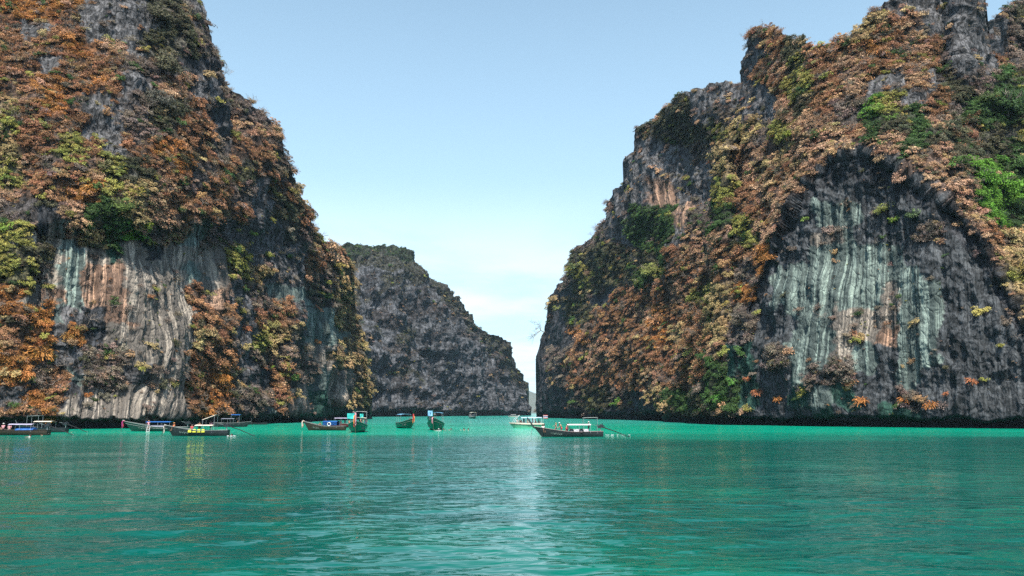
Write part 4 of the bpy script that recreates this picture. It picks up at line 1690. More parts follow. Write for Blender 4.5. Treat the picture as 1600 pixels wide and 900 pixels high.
def put(key, px, py, *a, **k):
    BOATS[key] = (longtail(on_water(px, py), *a, **k), px, py)
    return BOATS[key][0]


# 1 right foreground boat
put('white', 892, 682.5, R(183), 10.2, 2.0, 1.55, DARKW, mat("worn_grey_rail", (0.32, 0.24, 0.23), 0.6),
    "dark longtail boat with white canopy and four passengers, right of centre", None,
    canopies=[dict(x0=-3.0, x1=0.6, z=1.92, w=1.8, m=WHITEC, side=None)], post=(1.35, 0.95), free=0.72,
    free_posts=[(-1.9, 2.85, 1.5), (-4.0, 2.9, 1.4)], stripe=None)
# 2 left edge
put('edge', 18, 680, R(181), 12.5, 2.2, 1.5, BROWNW, BROWNW, "brown longtail boat cut by the left frame edge, lilac awning and blue tarpaulin", GL,
    canopies=[dict(x0=-3.6, x1=0.2, z=1.85, w=1.9, m=LILAC)], boxes=[(-2.3, 0, 0.75, 2.8, 1.7, 0.55, BLUEC)], free=0.75, letters=False)
put('edge2', 68, 675.5, R(176), 9.5, 2.0, 1.5, DARKW, DARKW, "black longtail boat with cream awning behind the boat at left edge", GL,
    canopies=[dict(x0=-1.8, x1=1.6, z=2.1, w=1.8, m=CREAMC, side=None)], free_posts=[(0.8, 3.1, 1.3), (3.0, 3.0, 1.3)], letters=False, free=0.75)
# 3, 4 left group
put('ladder', 248, 674, R(178), 12.6, 2.2, 1.95, DGREEN, PALEP, "dark green longtail boat with red sash, blue awning and white ladder", GL,
    canopies=[dict(x0=-2.6, x1=2.3, z=1.95, w=1.9, m=BLUEC, side=None)], sash=(SASHR, SASHM, SASHW), post=(0.35, 0.30), stripe=PALEP,
    boxes=[(0.3, 0, 0.85, 3.2, 1.7, 0.45, GREYC)])
put('cream', 311, 681, R(182), 9.6, 2.1, 1.65, DARKW, PALEP, "dark longtail boat with two cream awnings and yellow life vests", GL,
    canopies=[dict(x0=-2.3, x1=0.5, z=1.75, w=1.8, m=CREAMC), dict(x0=-2.6, x1=-0.6, z=3.0, w=1.7, m=CREAMC, tilt=-0.75)],
    post=(0.25, 0.2), sash=(SASHW,), boxes=[(1.2, 0, 0.8, 1.2, 1.5, 0.3, GREYC)])
put('blue_top', 361, 667, R(4), 9.0, 2.1, 1.35, DARKW, PALEP, "small dark longtail boat with a raised blue awning behind the cream one", GL,
    canopies=[dict(x0=-2.4, x1=0.9, z=2.2, w=1.9, m=GREYC), dict(x0=0.0, x1=2.3, z=3.2, w=1.7, m=SKYC if False else BLUEC)],
    shaft=False, letters=False, post=(1.0, 0.05), free=0.95)
# 6, 7
put('brown', 509, 672.5, R(174), 8.6, 2.2, 1.85, BROWNW, PALEP, "brown longtail boat with orange sash and blue tarpaulin awning", GL,
    canopies=[dict(x0=-2.6, x1=0.4, z=1.95, w=1.9, m=BLUEC, side=BLUEC, drop=.75)], sash=(SASHO, SASHW), post=(0.35, 0.15), shaft=False, stripe=None)
put('maroon', 541, 668, R(200), 8.6, 2.2, 1.4, mat("maroon_hull_paint", (0.16, 0.035, 0.035), 0.5), PALEP,
    "crowded maroon longtail boat with lilac awning behind the brown boat", GL,
    canopies=[dict(x0=-0.2, x1=3.0, z=2.4, w=1.9, m=LILAC)], shaft=False, letters=False, boxes=[(-2.4, 0, 0.9, 2.2, 1.6, 0.4, CREAMC)], free=0.9)
# 8 .. 10 bow-on green boats
put('pink', 559, 675, R(-84), 11.5, 3.6, 2.1, GREENP, PALEP, "green longtail boat with pink sash and turquoise banner, seen from the bow", GM,
    canopies=[dict(x0=-2.9, x1=0.9, z=2.75, w=2.9, m=CREAMC), dict(x0=-4.6, x1=-3.2, z=3.9, w=2.7, m=WHITEC)], sash=(SASHR, SASHP, SASHO, SASHP),
    post=(2.1, 0.45), stripe=PALEP, free=1.25)
put('orange', 633.5, 669, R(-66), 11.0, 3.2, 2.3, GREENP, PALEP, "green longtail boat with orange sash, leftmost of the two mid lagoon", GM,
    canopies=[dict(x0=-3.3, x1=0.2, z=3.35, w=2.6, m=SKYC)], sash=(SASHO, SASHO, SASHR), post=(1.9, 0.5), stripe=PALEP, free=1.25, shaft=False)
put('banner', 681, 671.5, R(-90), 11.5, 3.6, 2.5, GREENP, PALEP, "green longtail boat with light blue banner, rightmost of the green boats", GM,
    canopies=[dict(x0=-3.4, x1=0.4, z=3.7, w=2.7, m=SKYC)], sash=(SASHP,), post=(1.7, 0.45), stripe=PALEP, free=1.3, shaft=False)
put('behind', 675, 659.5, R(-95), 11.0, 3.4, 2.3, DGREEN, PALEP, "dark green longtail boat hidden behind the light blue banner boat", GM,
    canopies=[dict(x0=-2.5, x1=0.6, z=3.2, w=2.4, m=WHITEC)], post=(1.2, 0.4), shaft=False, letters=False, free=1.3)
# two small hulls at the foot of the left cliff
put('low', 399, 663.5, R(178), 7.5, 1.6, 0.9, DARKW, DARKW, "low black longtail boat lying empty under the left cliff", GL, post=(0.2, 0.2), shaft=False,
    letters=False, free=0.5, rope=False)


def banner(boat_key, name, m_, local, size, label):
    b = BOATS[boat_key][0]
    rows = []
    for i in range(5):
        rows.append([(local[0] + 0.05 * math.sin(i + j), local[1] + size[0] * (j / 4 - .5), local[2] + size[1] * (0.5 - i / 4)) for j in range(5)])
    o = MB()
    f = [tuple(int(x) for x in q) for q in grid_faces(5, 5)]
    top = [Vector(p) for r_ in rows for p in r_]
    o.add(top, f)
    o.add([p - Vector((0.03, 0, 0)) for p in top], [tuple(reversed(q)) for q in f])
    q = o.build(name, m_, b)
    q['label'] = label


banner('pink', "banner", TEALC, (2.2, -1.1, 3.0), (1.5, 1.0), "turquoise cloth banner")
banner('pink', "banner", TEALC, (2.0, 0.8, 3.0), (0.6, 0.8), "narrow turquoise cloth")
banner('banner', "banner", SKYC, (2.4, -0.95, 3.5), (1.1, 1.1), "light blue banner with a dark spot")
MB().ring((2.46, -0.95, 3.55), 0.12, 0.06, 'y', 10, 5).build("banner_spot", BLUEP, BOATS['banner'][0])

# ladder on the dark green boat
lb = BOATS['ladder'][0]
ld = MB()
Xl = (248 - 236) / 8.05
for dx in (-0.28, 0.28):
    ld.tube([(Xl + dx, 1.15, 1.1), (Xl + dx, 1.55, -0.4)], 0.04, 5)
for k in range(5):
    ld.tube([(Xl - 0.28, 1.18 + 0.08 * k, 0.95 - 0.3 * k), (Xl + 0.28, 1.18 + 0.08 * k, 0.95 - 0.3 * k)], 0.035, 5)
ld.build("boarding_ladder", WHITEP, lb)


def tour_boat(loc, yaw, s, hull_m, top_m, roof_m, label, group, arch=True, flag=True, seats=True, detail=True):
    """broad open passenger boat with a sun roof"""
    root = empty("tour_boat", loc, yaw)
    root.scale = (s, s, s)
    tag(root, label, "boat", group)

    def sec(t, z, inset=0):
        w = (1.35 * (1 - max(0, (t - 0.55) / 0.45) ** 2.2) + 0.10) * (0.80 + 0.20 * min(1, max(0, z) / 0.9)) - inset
        w = max(w, 0.04)
        x = (t - 0.5) * 8.4 + 1.0 * max(0, (t - 0.6) / 0.4) ** 1.5 * (z + 0.3)
        return x, w
    for nm, z0, z1, m_ in (("hull", -0.4, 0.78, hull_m), ("topsides", 0.79, 1.25, top_m)):
        rows = []
        for k in range(5):
            r_ = []
            zf = z0 + (z1 - z0) * k / 4
            for i in range(15):
                t = i / 14
                zz = zf + (0.28 * max(0, (t - 0.4) / 0.6) ** 1.6) * (1 if zf > 0 else 0)
                x, w = sec(t, zz)
                r_.append((x, w, zz))
            rr = r_ + [(p[0], -p[1], p[2]) for p in reversed(r_)]
            rows.append(rr)
        n = len(rows[0])
        mb = MB()
        mb.add([p for r_ in rows for p in r_], [tuple(int(x) for x in q) for q in grid_faces(5, n, True)])
        if nm == "topsides":
            ins = [[(p[0] * 0.985, p[1] * 0.94, p[2]) for p in r_] for r_ in rows]
            mb.add([p for r_ in ins for p in r_], [tuple(int(x) for x in reversed(q)) for q in grid_faces(5, n, True)])
            a, b = 4 * n, 5 * n + 4 * n
            for k in range(n):
                mb.F.append((a + k, a + (k + 1) % n, b + (k + 1) % n, b + k))
        mb.build(nm, m_, root)
    dk = []
    for i in range(13):
        t = 0.01 + 0.95 * i / 12
        x, w = sec(t, 0.7, 0.05)
        dk.append([(x, w, 0.72), (x, 0, 0.74), (x, -w, 0.72)])
    MB().sheet(dk, 0.03).build("deck", DECKW, root)
    for sd_ in (1, -1):
        pts = []
        for i in range(15):
            t = i / 14
            zz = 0.78 + 0.28 * max(0, (t - 0.4) / 0.6) ** 1.6
            x, w = sec(t, zz)
            pts.append((x, sd_ * (w + 0.03), zz))
        MB().tube(pts, 0.05, 5).build("rub_rail", GREENP if detail else WHITEP, root)
    if seats:
        for k in range(5):
            MB().box((-3.0 + k * 1.15, 0, 1.02), (0.40, 2.0, 0.08)).box((-3.2 + k * 1.15, 0, 1.25), (0.07, 2.0, 0.45)).build("seat_row", mat("cushion_blue_grey", (0.25, 0.30, 0.40), 0.7), root)
    rows = []
    for i in range(7):
        x = -3.7 + 6.2 * i / 6
        rows.append([(x, 1.25 * (j / 3 - 1), 2.95 - 0.18 * (j / 3 - 1) ** 2 + 0.02 * math.sin(i * 2)) for j in range(7)])
    MB().sheet(rows, 0.07).build("sun_roof", roof_m, root)
    for x in (-3.5, -1.4, 0.6, 2.3):
        for sd_ in (1, -1):
            MB().tube([(x, sd_ * 1.17, 2.8), (x, sd_ * 1.25, 1.15)], 0.035, 5).build("roof_post", WHITEP, root)
    MB().box((1.9, 0, 1.25), (0.5, 0.8, 0.95), (0, -0.15, 0), 0.8).build("console", top_m, root)
    MB().box((2.35, 0, 1.78), (0.05, 1.5, 0.6), (0, -0.45, 0)).build("windscreen", GLASSY, root)
    if arch:
        pts = [(4.6 - 0.16 * k ** 1.25, 1.0 * (1 - k / 14), 1.3 + 0.55 * k ** 0.72) for k in range(8)]
        MB().tube(pts, 0.05, 5).tube([(p[0], -p[1], p[2]) for p in pts], 0.05, 5).build("bow_arch", WHITEP, root)
    for sd_ in (0.5, -0.5):
        MB().box((-4.5, sd_, 0.95), (0.42, 0.38, 0.55), (0, 0.2, 0), 0.8).box((-4.55, sd_, 0.35), (0.18, 0.14, 0.9)).build("outboard_motor", METAL, root)
    if flag:
        MB().tube([(-4.1, 0.6, 1.2), (-4.3, 0.6, 3.6)], 0.03, 5).build("flag_pole", WHITEP, root)
        z = 3.55
        for hh, fm in ((0.17, REDP), (0.17, WHITEP), (0.30, BLUEP), (0.17, WHITEP), (0.17, REDP)):
            rws = [[(-4.32 - 0.22 * j, 0.6 + 0.06 * math.sin(j * 1.7) + 0.002 * i, z - hh * i * 0.96) for j in range(7)] for i in range(2)]
            top = [Vector(p) for r_ in rws for p in r_]
            f = [tuple(int(x) for x in q) for q in grid_faces(2, 7)]
            MB().add(top, f).add([p + Vector((0, 0.02, 0)) for p in top], [tuple(reversed(q)) for q in f]).build("flag_stripe", fm, root)
            z -= hh
    if detail:
        for sd_ in (1, -1):
            lt = MB()
            r = random.Random(5)
            for k in range(8):
                t0 = 0.40 + 0.022 * k
                pts = []
                for q in range(3):
                    z_ = 0.36 + 0.11 * ((q + k) % 3)
                    x, w = sec(t0 + 0.006 * q, z_)
                    pts.append((x, sd_ * (w + 0.02), z_))
                lt.tube(pts, 0.028, 3)
            lt.build("lettering", LETTERD, root)
    return root


TB = tour_boat(on_water(826, 668), R(196), 0.86, MINT, CREAMP, mat("pale_blue_roof", (0.52, 0.62, 0.78), 0.4, 0.1),
               "mint green tour boat full of passengers with a small striped flag", "tour boats in the lagoon")
tour_boat(on_water(739, 654), R(-78), 1.35, BLUEP if False else DGREEN, mat("grey_topsides", (0.25, 0.27, 0.28), 0.5), CREAMP,
          "dark tour boat seen end-on far off before the headland", "tour boats in the lagoon", arch=False, flag=False, seats=False, detail=False)
tour_boat(on_water(801.5, 651.8), R(184), 0.72, MINT, WHITEP, WHITEP, "tiny white speedboat farthest away in the channel", "tour boats in the lagoon",
          arch=False, flag=False, seats=False, detail=False)


# ------------------------------------------------------------------ people
SKIN = mat("skin", (0.50, 0.29, 0.20), 0.55, 0.06)
SKIND = mat("tanned_skin", (0.28, 0.145, 0.09), 0.55, 0.06)
HAIRD = mat("dark_hair", (0.018, 0.014, 0.012), 0.6)
HAIRB = mat("blond_hair", (0.42, 0.30, 0.14), 0.6)
HATW = mat("white_sun_hat", (0.82, 0.80, 0.75), 0.7, 0.05)
HATO = mat("orange_cap", (0.80, 0.35, 0.12), 0.7, 0.05)
CLOTH = {'white': mat("white_shirt_cloth", (0.80, 0.78, 0.75), 0.8, 0.06), 'orange': mat("orange_shirt_cloth", (0.85, 0.28, 0.13), 0.8, 0.1),
         'pink': mat("pink_cloth", (0.80, 0.36, 0.42), 0.8, 0.1), 'black': mat("black_cloth", (0.02, 0.02, 0.024), 0.8),
         'navy': mat("navy_cloth", (0.03, 0.05, 0.14), 0.8), 'red': mat("red_cloth", (0.62, 0.06, 0.08), 0.8, 0.1),
         'khaki': mat("khaki_cloth", (0.38, 0.33, 0.17), 0.8), 'grey': mat("grey_cloth", (0.20, 0.20, 0.22), 0.8)}


def V3(*a):
    return Vector(a)


def pose(kind):
    """joint positions, metres, facing +x"""
    J = dict(pelvis=V3(0, 0, 0.94), waist=V3(0, 0, 1.08), chest=V3(0, 0, 1.30), neck=V3(0, 0, 1.47), jaw=V3(0.02, 0, 1.54),
             head=V3(0.01, 0, 1.63), crown=V3(0, 0, 1.71))
    for s, y in (('l', 1), ('r', -1)):
        J[s + 'sh'] = V3(0, y * 0.19, 1.41)
        J[s + 'el'] = V3(-0.02, y * 0.25, 1.14)
        J[s + 'wr'] = V3(0.10, y * 0.26, 0.91)
        J[s + 'hip'] = V3(0, y * 0.10, 0.90)
        J[s + 'kn'] = V3(0.03, y * 0.11, 0.48)
        J[s + 'an'] = V3(-0.02, y * 0.11, 0.08)
        J[s + 'to'] = V3(0.15, y * 0.13, 0.03)
    if kind == 'sit':
        for k in J:
            J[k] = J[k] - V3(0, 0, 0.49)
        for s, y in (('l', 1), ('r', -1)):
            J[s + 'kn'] = V3(0.42, y * 0.14, 0.47)
            J[s + 'an'] = V3(0.44, y * 0.13, 0.06)
            J[s + 'to'] = V3(0.60, y * 0.14, 0.03)
            J[s + 'el'] = V3(0.08, y * 0.25, 0.66)
            J[s + 'wr'] = V3(0.32, y * 0.17, 0.58)
    if kind == 'crouch':
        for k in J:
            J[k] = J[k] - V3(0, 0, 0.62)
        for k in ('waist', 'chest', 'neck', 'jaw', 'head', 'crown'):
            J[k] += V3(0.22 * (J[k].z - 0.3), 0, 0)
        for s, y in (('l', 1), ('r', -1)):
            J[s + 'sh'] += V3(0.12, 0, 0)
            J[s + 'kn'] = V3(0.34, y * 0.18, 0.50)
            J[s + 'an'] = V3(0.10, y * 0.15, 0.08)
            J[s + 'to'] = V3(0.27, y * 0.17, 0.03)
            J[s + 'el'] = V3(0.30, y * 0.26, 0.55)
            J[s + 'wr'] = V3(0.45, y * 0.12, 0.40)
    if kind == 'reach':
        J['rel'] = V3(0.22, -0.26, 1.28)
        J['rwr'] = V3(0.46, -0.20, 1.20)
        J['lel'] = V3(-0.14, 0.26, 1.18)
        J['lkn'] += V3(0.12, 0, 0.02)
    if kind == 'lean':
        for k in ('waist', 'chest', 'neck', 'jaw', 'head', 'crown', 'lsh', 'rsh'):
            J[k] += V3(0.45 * (J[k].z - 0.94), 0, -0.10 * (J[k].z - 0.94))
        for s, y in (('l', 1), ('r', -1)):
            J[s + 'el'] = V3(0.36, y * 0.26, 1.08)
            J[s + 'wr'] = V3(0.52, y * 0.16, 0.92)
    if kind == 'swim':
        for k in J:
            J[k] = J[k] - V3(0, 0, 1.42)
        for s, y in (('l', 1), ('r', -1)):
            J[s + 'el'] = V3(0.18, y * 0.42, -0.06)
            J[s + 'wr'] = V3(0.36, y * 0.58, 0.02)
            J[s + 'kn'] += V3(0.2, 0, 0)
            J[s + 'an'] += V3(-0.15, 0, 0.1)
    return J


_body = {}


def body_mesh(kind):
    if kind in _body:
        return _body[kind]
    J = pose(kind)
    verts, edges, rad = [], [], []

    def v(p, r, par=None):
        verts.append(tuple(p))
        rad.append(r)
        i = len(verts) - 1
        if par is not None:
            edges.append((par, i))
        return i
    pel = v(J['pelvis'], (0.145, 0.11))
    wa = v(J['waist'], (0.125, 0.095), pel)
    ch = v(J['chest'], (0.155, 0.115), wa)
    nk = v(J['neck'], (0.055, 0.055), ch)
    jw = v(J['jaw'], (0.070, 0.072), nk)
    hd = v(J['head'], (0.088, 0.098), jw)
    v(J['crown'], (0.065, 0.07), hd)
    hx = J['head']
    v(hx + V3(0.112, 0, -0.035), (0.014, 0.014), hd)          # nose
    for s, y in (('l', 1), ('r', -1)):
        v(hx + V3(-0.005, y * 0.095, -0.02), (0.014, 0.02), hd)   # ear
        sh = v(J[s + 'sh'], (0.062, 0.062), ch)
        el = v(J[s + 'el'], (0.042, 0.042), sh)
        wr = v(J[s + 'wr'], (0.028, 0.028), el)
        d = (J[s + 'wr'] - J[s + 'el']).normalized()
        side = d.cross(V3(0, 0, 1))
        side = side.normalized() if side.length > 0.1 else V3(1, 0, 0)
        pm = J[s + 'wr'] + d * 0.065
        palm = v(pm, (0.034, 0.026), wr)
        for q in range(4):
            off = side * (q - 1.5) * 0.019
            ln = (0.062, 0.072, 0.068, 0.052)[q]
            a = v(pm + d * 0.045 + off, (0.010, 0.010), palm)
            b = v(pm + d * (0.045 + ln * .5) + off + V3(0, 0, -0.006), (0.009, 0.009), a)
            v(pm + d * (0.045 + ln * .9) + off * 1.05 + V3(0, 0, -0.022), (0.008, 0.008), b)
        th = v(pm - d * 0.02 - side * y * 0.038 + V3(0, 0, -.01), (0.011, 0.011), palm)
        v(pm + d * 0.02 - side * y * 0.058 + V3(0, 0, -.02), (0.009, 0.009), th)
        hp = v(J[s + 'hip'], (0.090, 0.090), pel)
        kn = v(J[s + 'kn'], (0.058, 0.058), hp)
        mid = v((J[s + 'kn'] * 0.6 + J[s + 'an'] * 0.4) + V3(-0.02, 0, 0), (0.054, 0.054), kn)
        an = v(J[s + 'an'], (0.036, 0.036), mid)
        v(J[s + 'to'], (0.038, 0.026), an)
    me = bpy.data.meshes.new("body")
    me.from_pydata(verts, edges, [])
    o = bpy.data.objects.new("tmp_body", me)
    ROOT.objects.link(o)
    md = o.modifiers.new("s", 'SKIN')
    md.use_smooth_shade = True
    sv = me.skin_vertices[0].data
    for i, r_ in enumerate(rad):
        sv[i].radius = r_
        sv[i].use_root = (i == 0)
    ss = o.modifiers.new("d", 'SUBSURF')
    ss.levels = 1
    ss.render_levels = 1
    dg = bpy.context.evaluated_depsgraph_get()
    me2 = bpy.data.meshes.new_from_object(o.evaluated_get(dg))
    me2.name = "body"
    bpy.data.objects.remove(o)
    _body[kind] = me2
    return me2


def limb(mb, a, b, ra, rb, n=8):
    mb.tube([a, (a + b) / 2, b], [ra, (ra + rb) / 2, rb], n)


_cl = {}


def cloth_meshes(kind, what):
    """clothes that follow the pose: shirt, shorts, trousers, bikini_top, bikini_bottom, life_vest"""
    J = pose(kind)
    mb = MB()

    def torso(p0, p1, g):
        cs = [J['pelvis'], J['waist'], J['chest'], (J['chest'] + J['neck']) / 2]
        w = [(.150, .118), (.135, .105), (.170, .128), (.150, .10)]
        V, Fc, n = [], [], 12
        idx = [i for i in range(4) if p0 <= i <= p1]
        for i in idx:
            for k in range(n):
                a = 2 * math.pi * k / n
                V.append(cs[i] + V3(w[i][1] * g * math.cos(a), w[i][0] * g * math.sin(a), 0))
        for r_ in range(len(idx) - 1):
            for k in range(n):
                Fc.append((r_ * n + k, r_ * n + (k + 1) % n, (r_ + 1) * n + (k + 1) % n, (r_ + 1) * n + k))
        mb.add(V, Fc)
        # turned hem so that the cloth has thickness
        V2 = [cs[i] + (Vector(v) - cs[i]) * 0.93 for i in idx for v in V[idx.index(i) * n:(idx.index(i) + 1) * n]]
        mb.add(V2, [tuple(reversed(f)) for f in Fc])
        return
    if what == 'shirt':
        torso(0, 3, 1.08)
        for s in 'lr':
            limb(mb, J[s + 'sh'], J[s + 'sh'] * 0.35 + J[s + 'el'] * 0.65, 0.082, 0.062)
    elif what == 'life_vest':
        torso(1, 3, 1.30)
    elif what == 'shorts':
        torso(0, 1, 1.06)
        for s in 'lr':
            limb(mb, J[s + 'hip'], J[s + 'hip'] * 0.4 + J[s + 'kn'] * 0.6, 0.108, 0.086)
    elif what == 'trousers':
        torso(0, 1, 1.06)
        for s in 'lr':
            limb(mb, J[s + 'hip'], J[s + 'kn'], 0.108, 0.076)
            limb(mb, J[s + 'kn'], J[s + 'an'], 0.076, 0.056)
    elif what == 'bikini_top':
        c = J['chest'] + V3(0.02, 0, -0.02)
        for k in (-1, 1):
            mb.ring(c + V3(0.085, k * 0.07, 0), 0.03, 0.035, 'y', 8, 5)
        mb.ring(c, 0.155, 0.014, 'z', 14, 5)
    elif what == 'bikini_bottom':
        limb(mb, J['pelvis'] + V3(0, 0, 0.04), J['pelvis'] - V3(0, 0, 0.10), 0.150, 0.135, 12)
    elif what == 'hair':
        h = J['head']
        V, Fc, n = [], [], 10
        rings = [(0.115, 0.01), (0.112, 0.05), (0.085, 0.095), (0.03, 0.118)]
        for r_, z in rings:
            for k in range(n):
                a = 2 * math.pi * k / n
                fr = 0.80 if math.cos(a) > 0.55 and z < 0.04 else 1.0
                V.append(h + V3(r_ * fr * math.cos(a) - 0.012, r_ * 0.95 * math.sin(a), z))
        for q in range(3):
            for k in range(n):
                Fc.append((q * n + k, q * n + (k + 1) % n, (q + 1) * n + (k + 1) % n, (q + 1) * n + k))
        Fc.append(tuple(3 * n + k for k in range(n)))
        mb.add(V, Fc)
        mb.tube([h + V3(-0.08, 0, 0.04), h + V3(-0.10, 0, -0.08), h + V3(-0.085, 0, -0.17)], [0.075, 0.07, 0.03], 8)
    elif what == 'hat':
        h = J['crown']
        mb.tube([h + V3(0, 0, -0.05), h + V3(0, 0, 0.035), h + V3(0, 0, 0.06)], [0.115, 0.10, 0.05], 12)
        mb.tube([h + V3(0.01, 0, -0.052), h + V3(0.01, 0, -0.040)], [0.19, 0.18], 14)
    elif what == 'eyes':
        h = J['head']
        for y in (-1, 1):
            mb.box(h + V3(0.094, y * 0.034, 0.004), (0.012, 0.022, 0.012))
        mb.box(h + V3(0.088, 0, -0.078), (0.012, 0.045, 0.010))
    return mb


def person(loc, yaw, kind, label, wear=(), hair='dark', skin=SKIN, group=None, scale=1.0):
    root = empty("person", loc, yaw)
    root.scale = (scale,) * 3
    tag(root, label, "person", group)
    key = (kind, skin.name)
    if key not in _cl:
        me = body_mesh(kind).copy()
        me.materials.clear()
        me.materials.append(skin)
        _cl[key] = me
    mesh_obj("body", None, None, parent=root, me=_cl[key])
    for what, m_ in list(wear) + [({'hat': 'hat'}.get(hair, 'hair') if hair in ('dark', 'blond') else 'hat',
                                   {'dark': HAIRD, 'blond': HAIRB, 'hat': HATW, 'orangehat': HATO}[hair])] + [('eyes', HAIRD)]:
        k2 = (kind, what, m_.name)
        if k2 not in _cl:
            mb = cloth_meshes(kind, what)
            me = bpy.data.meshes.new(what)
            me.from_pydata(mb.V, [], mb.F)
            me.materials.append(m_)
            me.polygons.foreach_set('use_smooth', [True] * len(me.polygons))
            _cl[k2] = me
        nm = 'face_features' if what == 'eyes' else what
        mesh_obj(nm, None, None, parent=root, me=_cl[k2])
    return root


def aboard(key, lx, ly, z):
    b = BOATS[key][0]
    return Matrix.Rotation(b.rotation_euler.z, 4, 'Z') @ Vector((lx, ly, z)) + b.location


c = CLOTH
# right foreground boat (bow points left, so local x grows to the left)
person(aboard('white', 4.25, 0.1, 0.66), R(-60), 'sit', "person in a white shirt sitting on the dark boat's bow", [('shirt', c['white']), ('shorts', c['grey'])], 'dark', SKIND)
person(aboard('white', 2.25, -0.2, 0.42), R(170), 'reach', "person in a black swimsuit standing nearest the dark boat's bow", [('bikini_top', c['black']), ('bikini_bottom', c['black'])], 'blond', scale=.98)
person(aboard('white', 1.45, 0.2, 0.48), R(200), 'lean', "person in a white hat and khaki vest leaning beside the white canopy", [('life_vest', c['khaki']), ('shorts', c['red'])], 'hat')
person(aboard('white', 0.72, 0.3, 0.40), R(20), 'lean', "bare backed person bending under the front of the white canopy", [('shorts', c['red'])], 'dark')
person(aboard('white', 0.5, -0.3, 0.40), R(240), 'sit', "person in pink sitting low before the white canopy", [('shirt', c['pink']), ('shorts', c['red'])], 'dark')
person(aboard('white', -2.75, 0.0, 0.55), R(190), 'reach', "boatman in a white hat and shirt standing by the engine", [('shirt', c['white']), ('trousers', c['grey'])], 'hat', SKIND)
# left edge
person(aboard('edge', 1.45, 0.0, 0.55), R(-100), 'sit', "person in pink at the frame's left edge on the brown boat", [('shirt', c['pink']), ('shorts', c['black'])], 'hat', scale=1.1)
person(aboard('edge', 0.55, -0.2, 0.55), R(-60), 'sit', "second person from the left edge, white cap and pink top", [('shirt', c['pink']), ('shorts', c['white'])], 'hat')
# ladder boat and cream boat
person(aboard('ladder', 1.5, 1.25, 0.45), R(90), 'reach', "person in a pink and white top at the head of the white ladder", [('shirt', c['pink']), ('shorts', c['white'])], 'orangehat', scale=0.95)
person(aboard('ladder', -0.2, -0.6, 0.65), R(-90), 'sit', "pale clad person sitting under the blue awning of the ladder boat", [('shirt', c['white']), ('shorts', c['grey'])], 'dark', scale=1.05)
person(aboard('cream', 4.0, 0.0, 0.80), R(-130), 'sit', "person in an orange shirt sitting on the cream awning boat's bow", [('shirt', c['orange']), ('shorts', c['red'])], 'orangehat', SKIND)
person(aboard('cream', 1.1, 0.2, 0.55), R(-100), 'sit', "person in red sitting before the lower cream awning", [('shirt', c['red']), ('shorts', c['black'])], 'dark')
person(aboard('cream', 0.2, -0.5, 0.55), R(-80), 'reach', "tanned person standing just left of the tilted cream awning", [('shorts', c['grey'])], 'dark', SKIND, scale=.95)
person(aboard('cream', -1.7, -0.2, 0.62), R(-60), 'reach', "boatman standing between the tilted cream awning and the engine", [('shirt', c['pink']), ('shorts', c['black'])], 'dark', SKIND)
person(aboard('blue_top', 1.6, 0.2, 0.85), R(-90), 'reach', "pale shirted person under the raised blue awning", [('shirt', c['grey']), ('shorts', c['black'])], 'dark')
# brown and maroon boats
person(aboard('brown', 1.2, 0.1, 0.62), R(-90), 'crouch', "person crouching on the brown boat before its blue awning", [('shorts', c['navy'])], 'dark', SKIND)
for k, (lx, ly, kd, cc, hr, txt) in enumerate((
        (2.2, 0.1, 'sit', 'pink', 'dark', "person in a pink shirt at the lilac awning's left end"),
        (1.3, -0.3, 'sit', 'red', 'hat', "person in a red shirt and white hat under the lilac awning"),
        (0.4, 0.2, 'reach', 'black', 'dark', "person in a black shirt standing under the lilac awning"),
        (-0.7, -0.2, 'sit', 'orange', 'blond', "blond person in an orange shirt behind the brown boat's stern"),
        (-1.6, 0.2, 'lean', 'khaki', 'orangehat', "person in a khaki shirt and orange cap on the maroon boat"))):
    person(aboard('maroon', lx, ly, 0.55), R(-90 + 25 * k), kd, txt, [('shirt', c[cc]), ('shorts', c['navy'])], hr, SKIN if k % 2 else SKIND)
person(aboard('pink', 2.6, 0.8, 0.95), R(-60), 'lean', "bare chested person bending on the green boat with pink sash", [('shorts', c['black'])], 'orangehat', SKIN, scale=1.1)
person(aboard('pink', -4.4, 1.1, 0.9), R(-90), 'reach', "dark clad boatman at the stern of the pink sash boat", [('shirt', c['black']), ('trousers', c['navy'])], 'dark', SKIND, scale=1.1)
person(aboard('orange', 1.5, 0.6, 1.0), R(-90), 'sit', "person in a pink top sitting on the orange sash boat", [('shirt', c['pink']), ('shorts', c['black'])], 'dark', scale=1.1)
person(aboard('banner', 0.8, -0.8, 1.1), R(-90), 'sit', "person in white sitting under the light blue banner", [('shirt', c['white']), ('shorts', c['grey'])], 'dark', SKIND, scale=1.1)

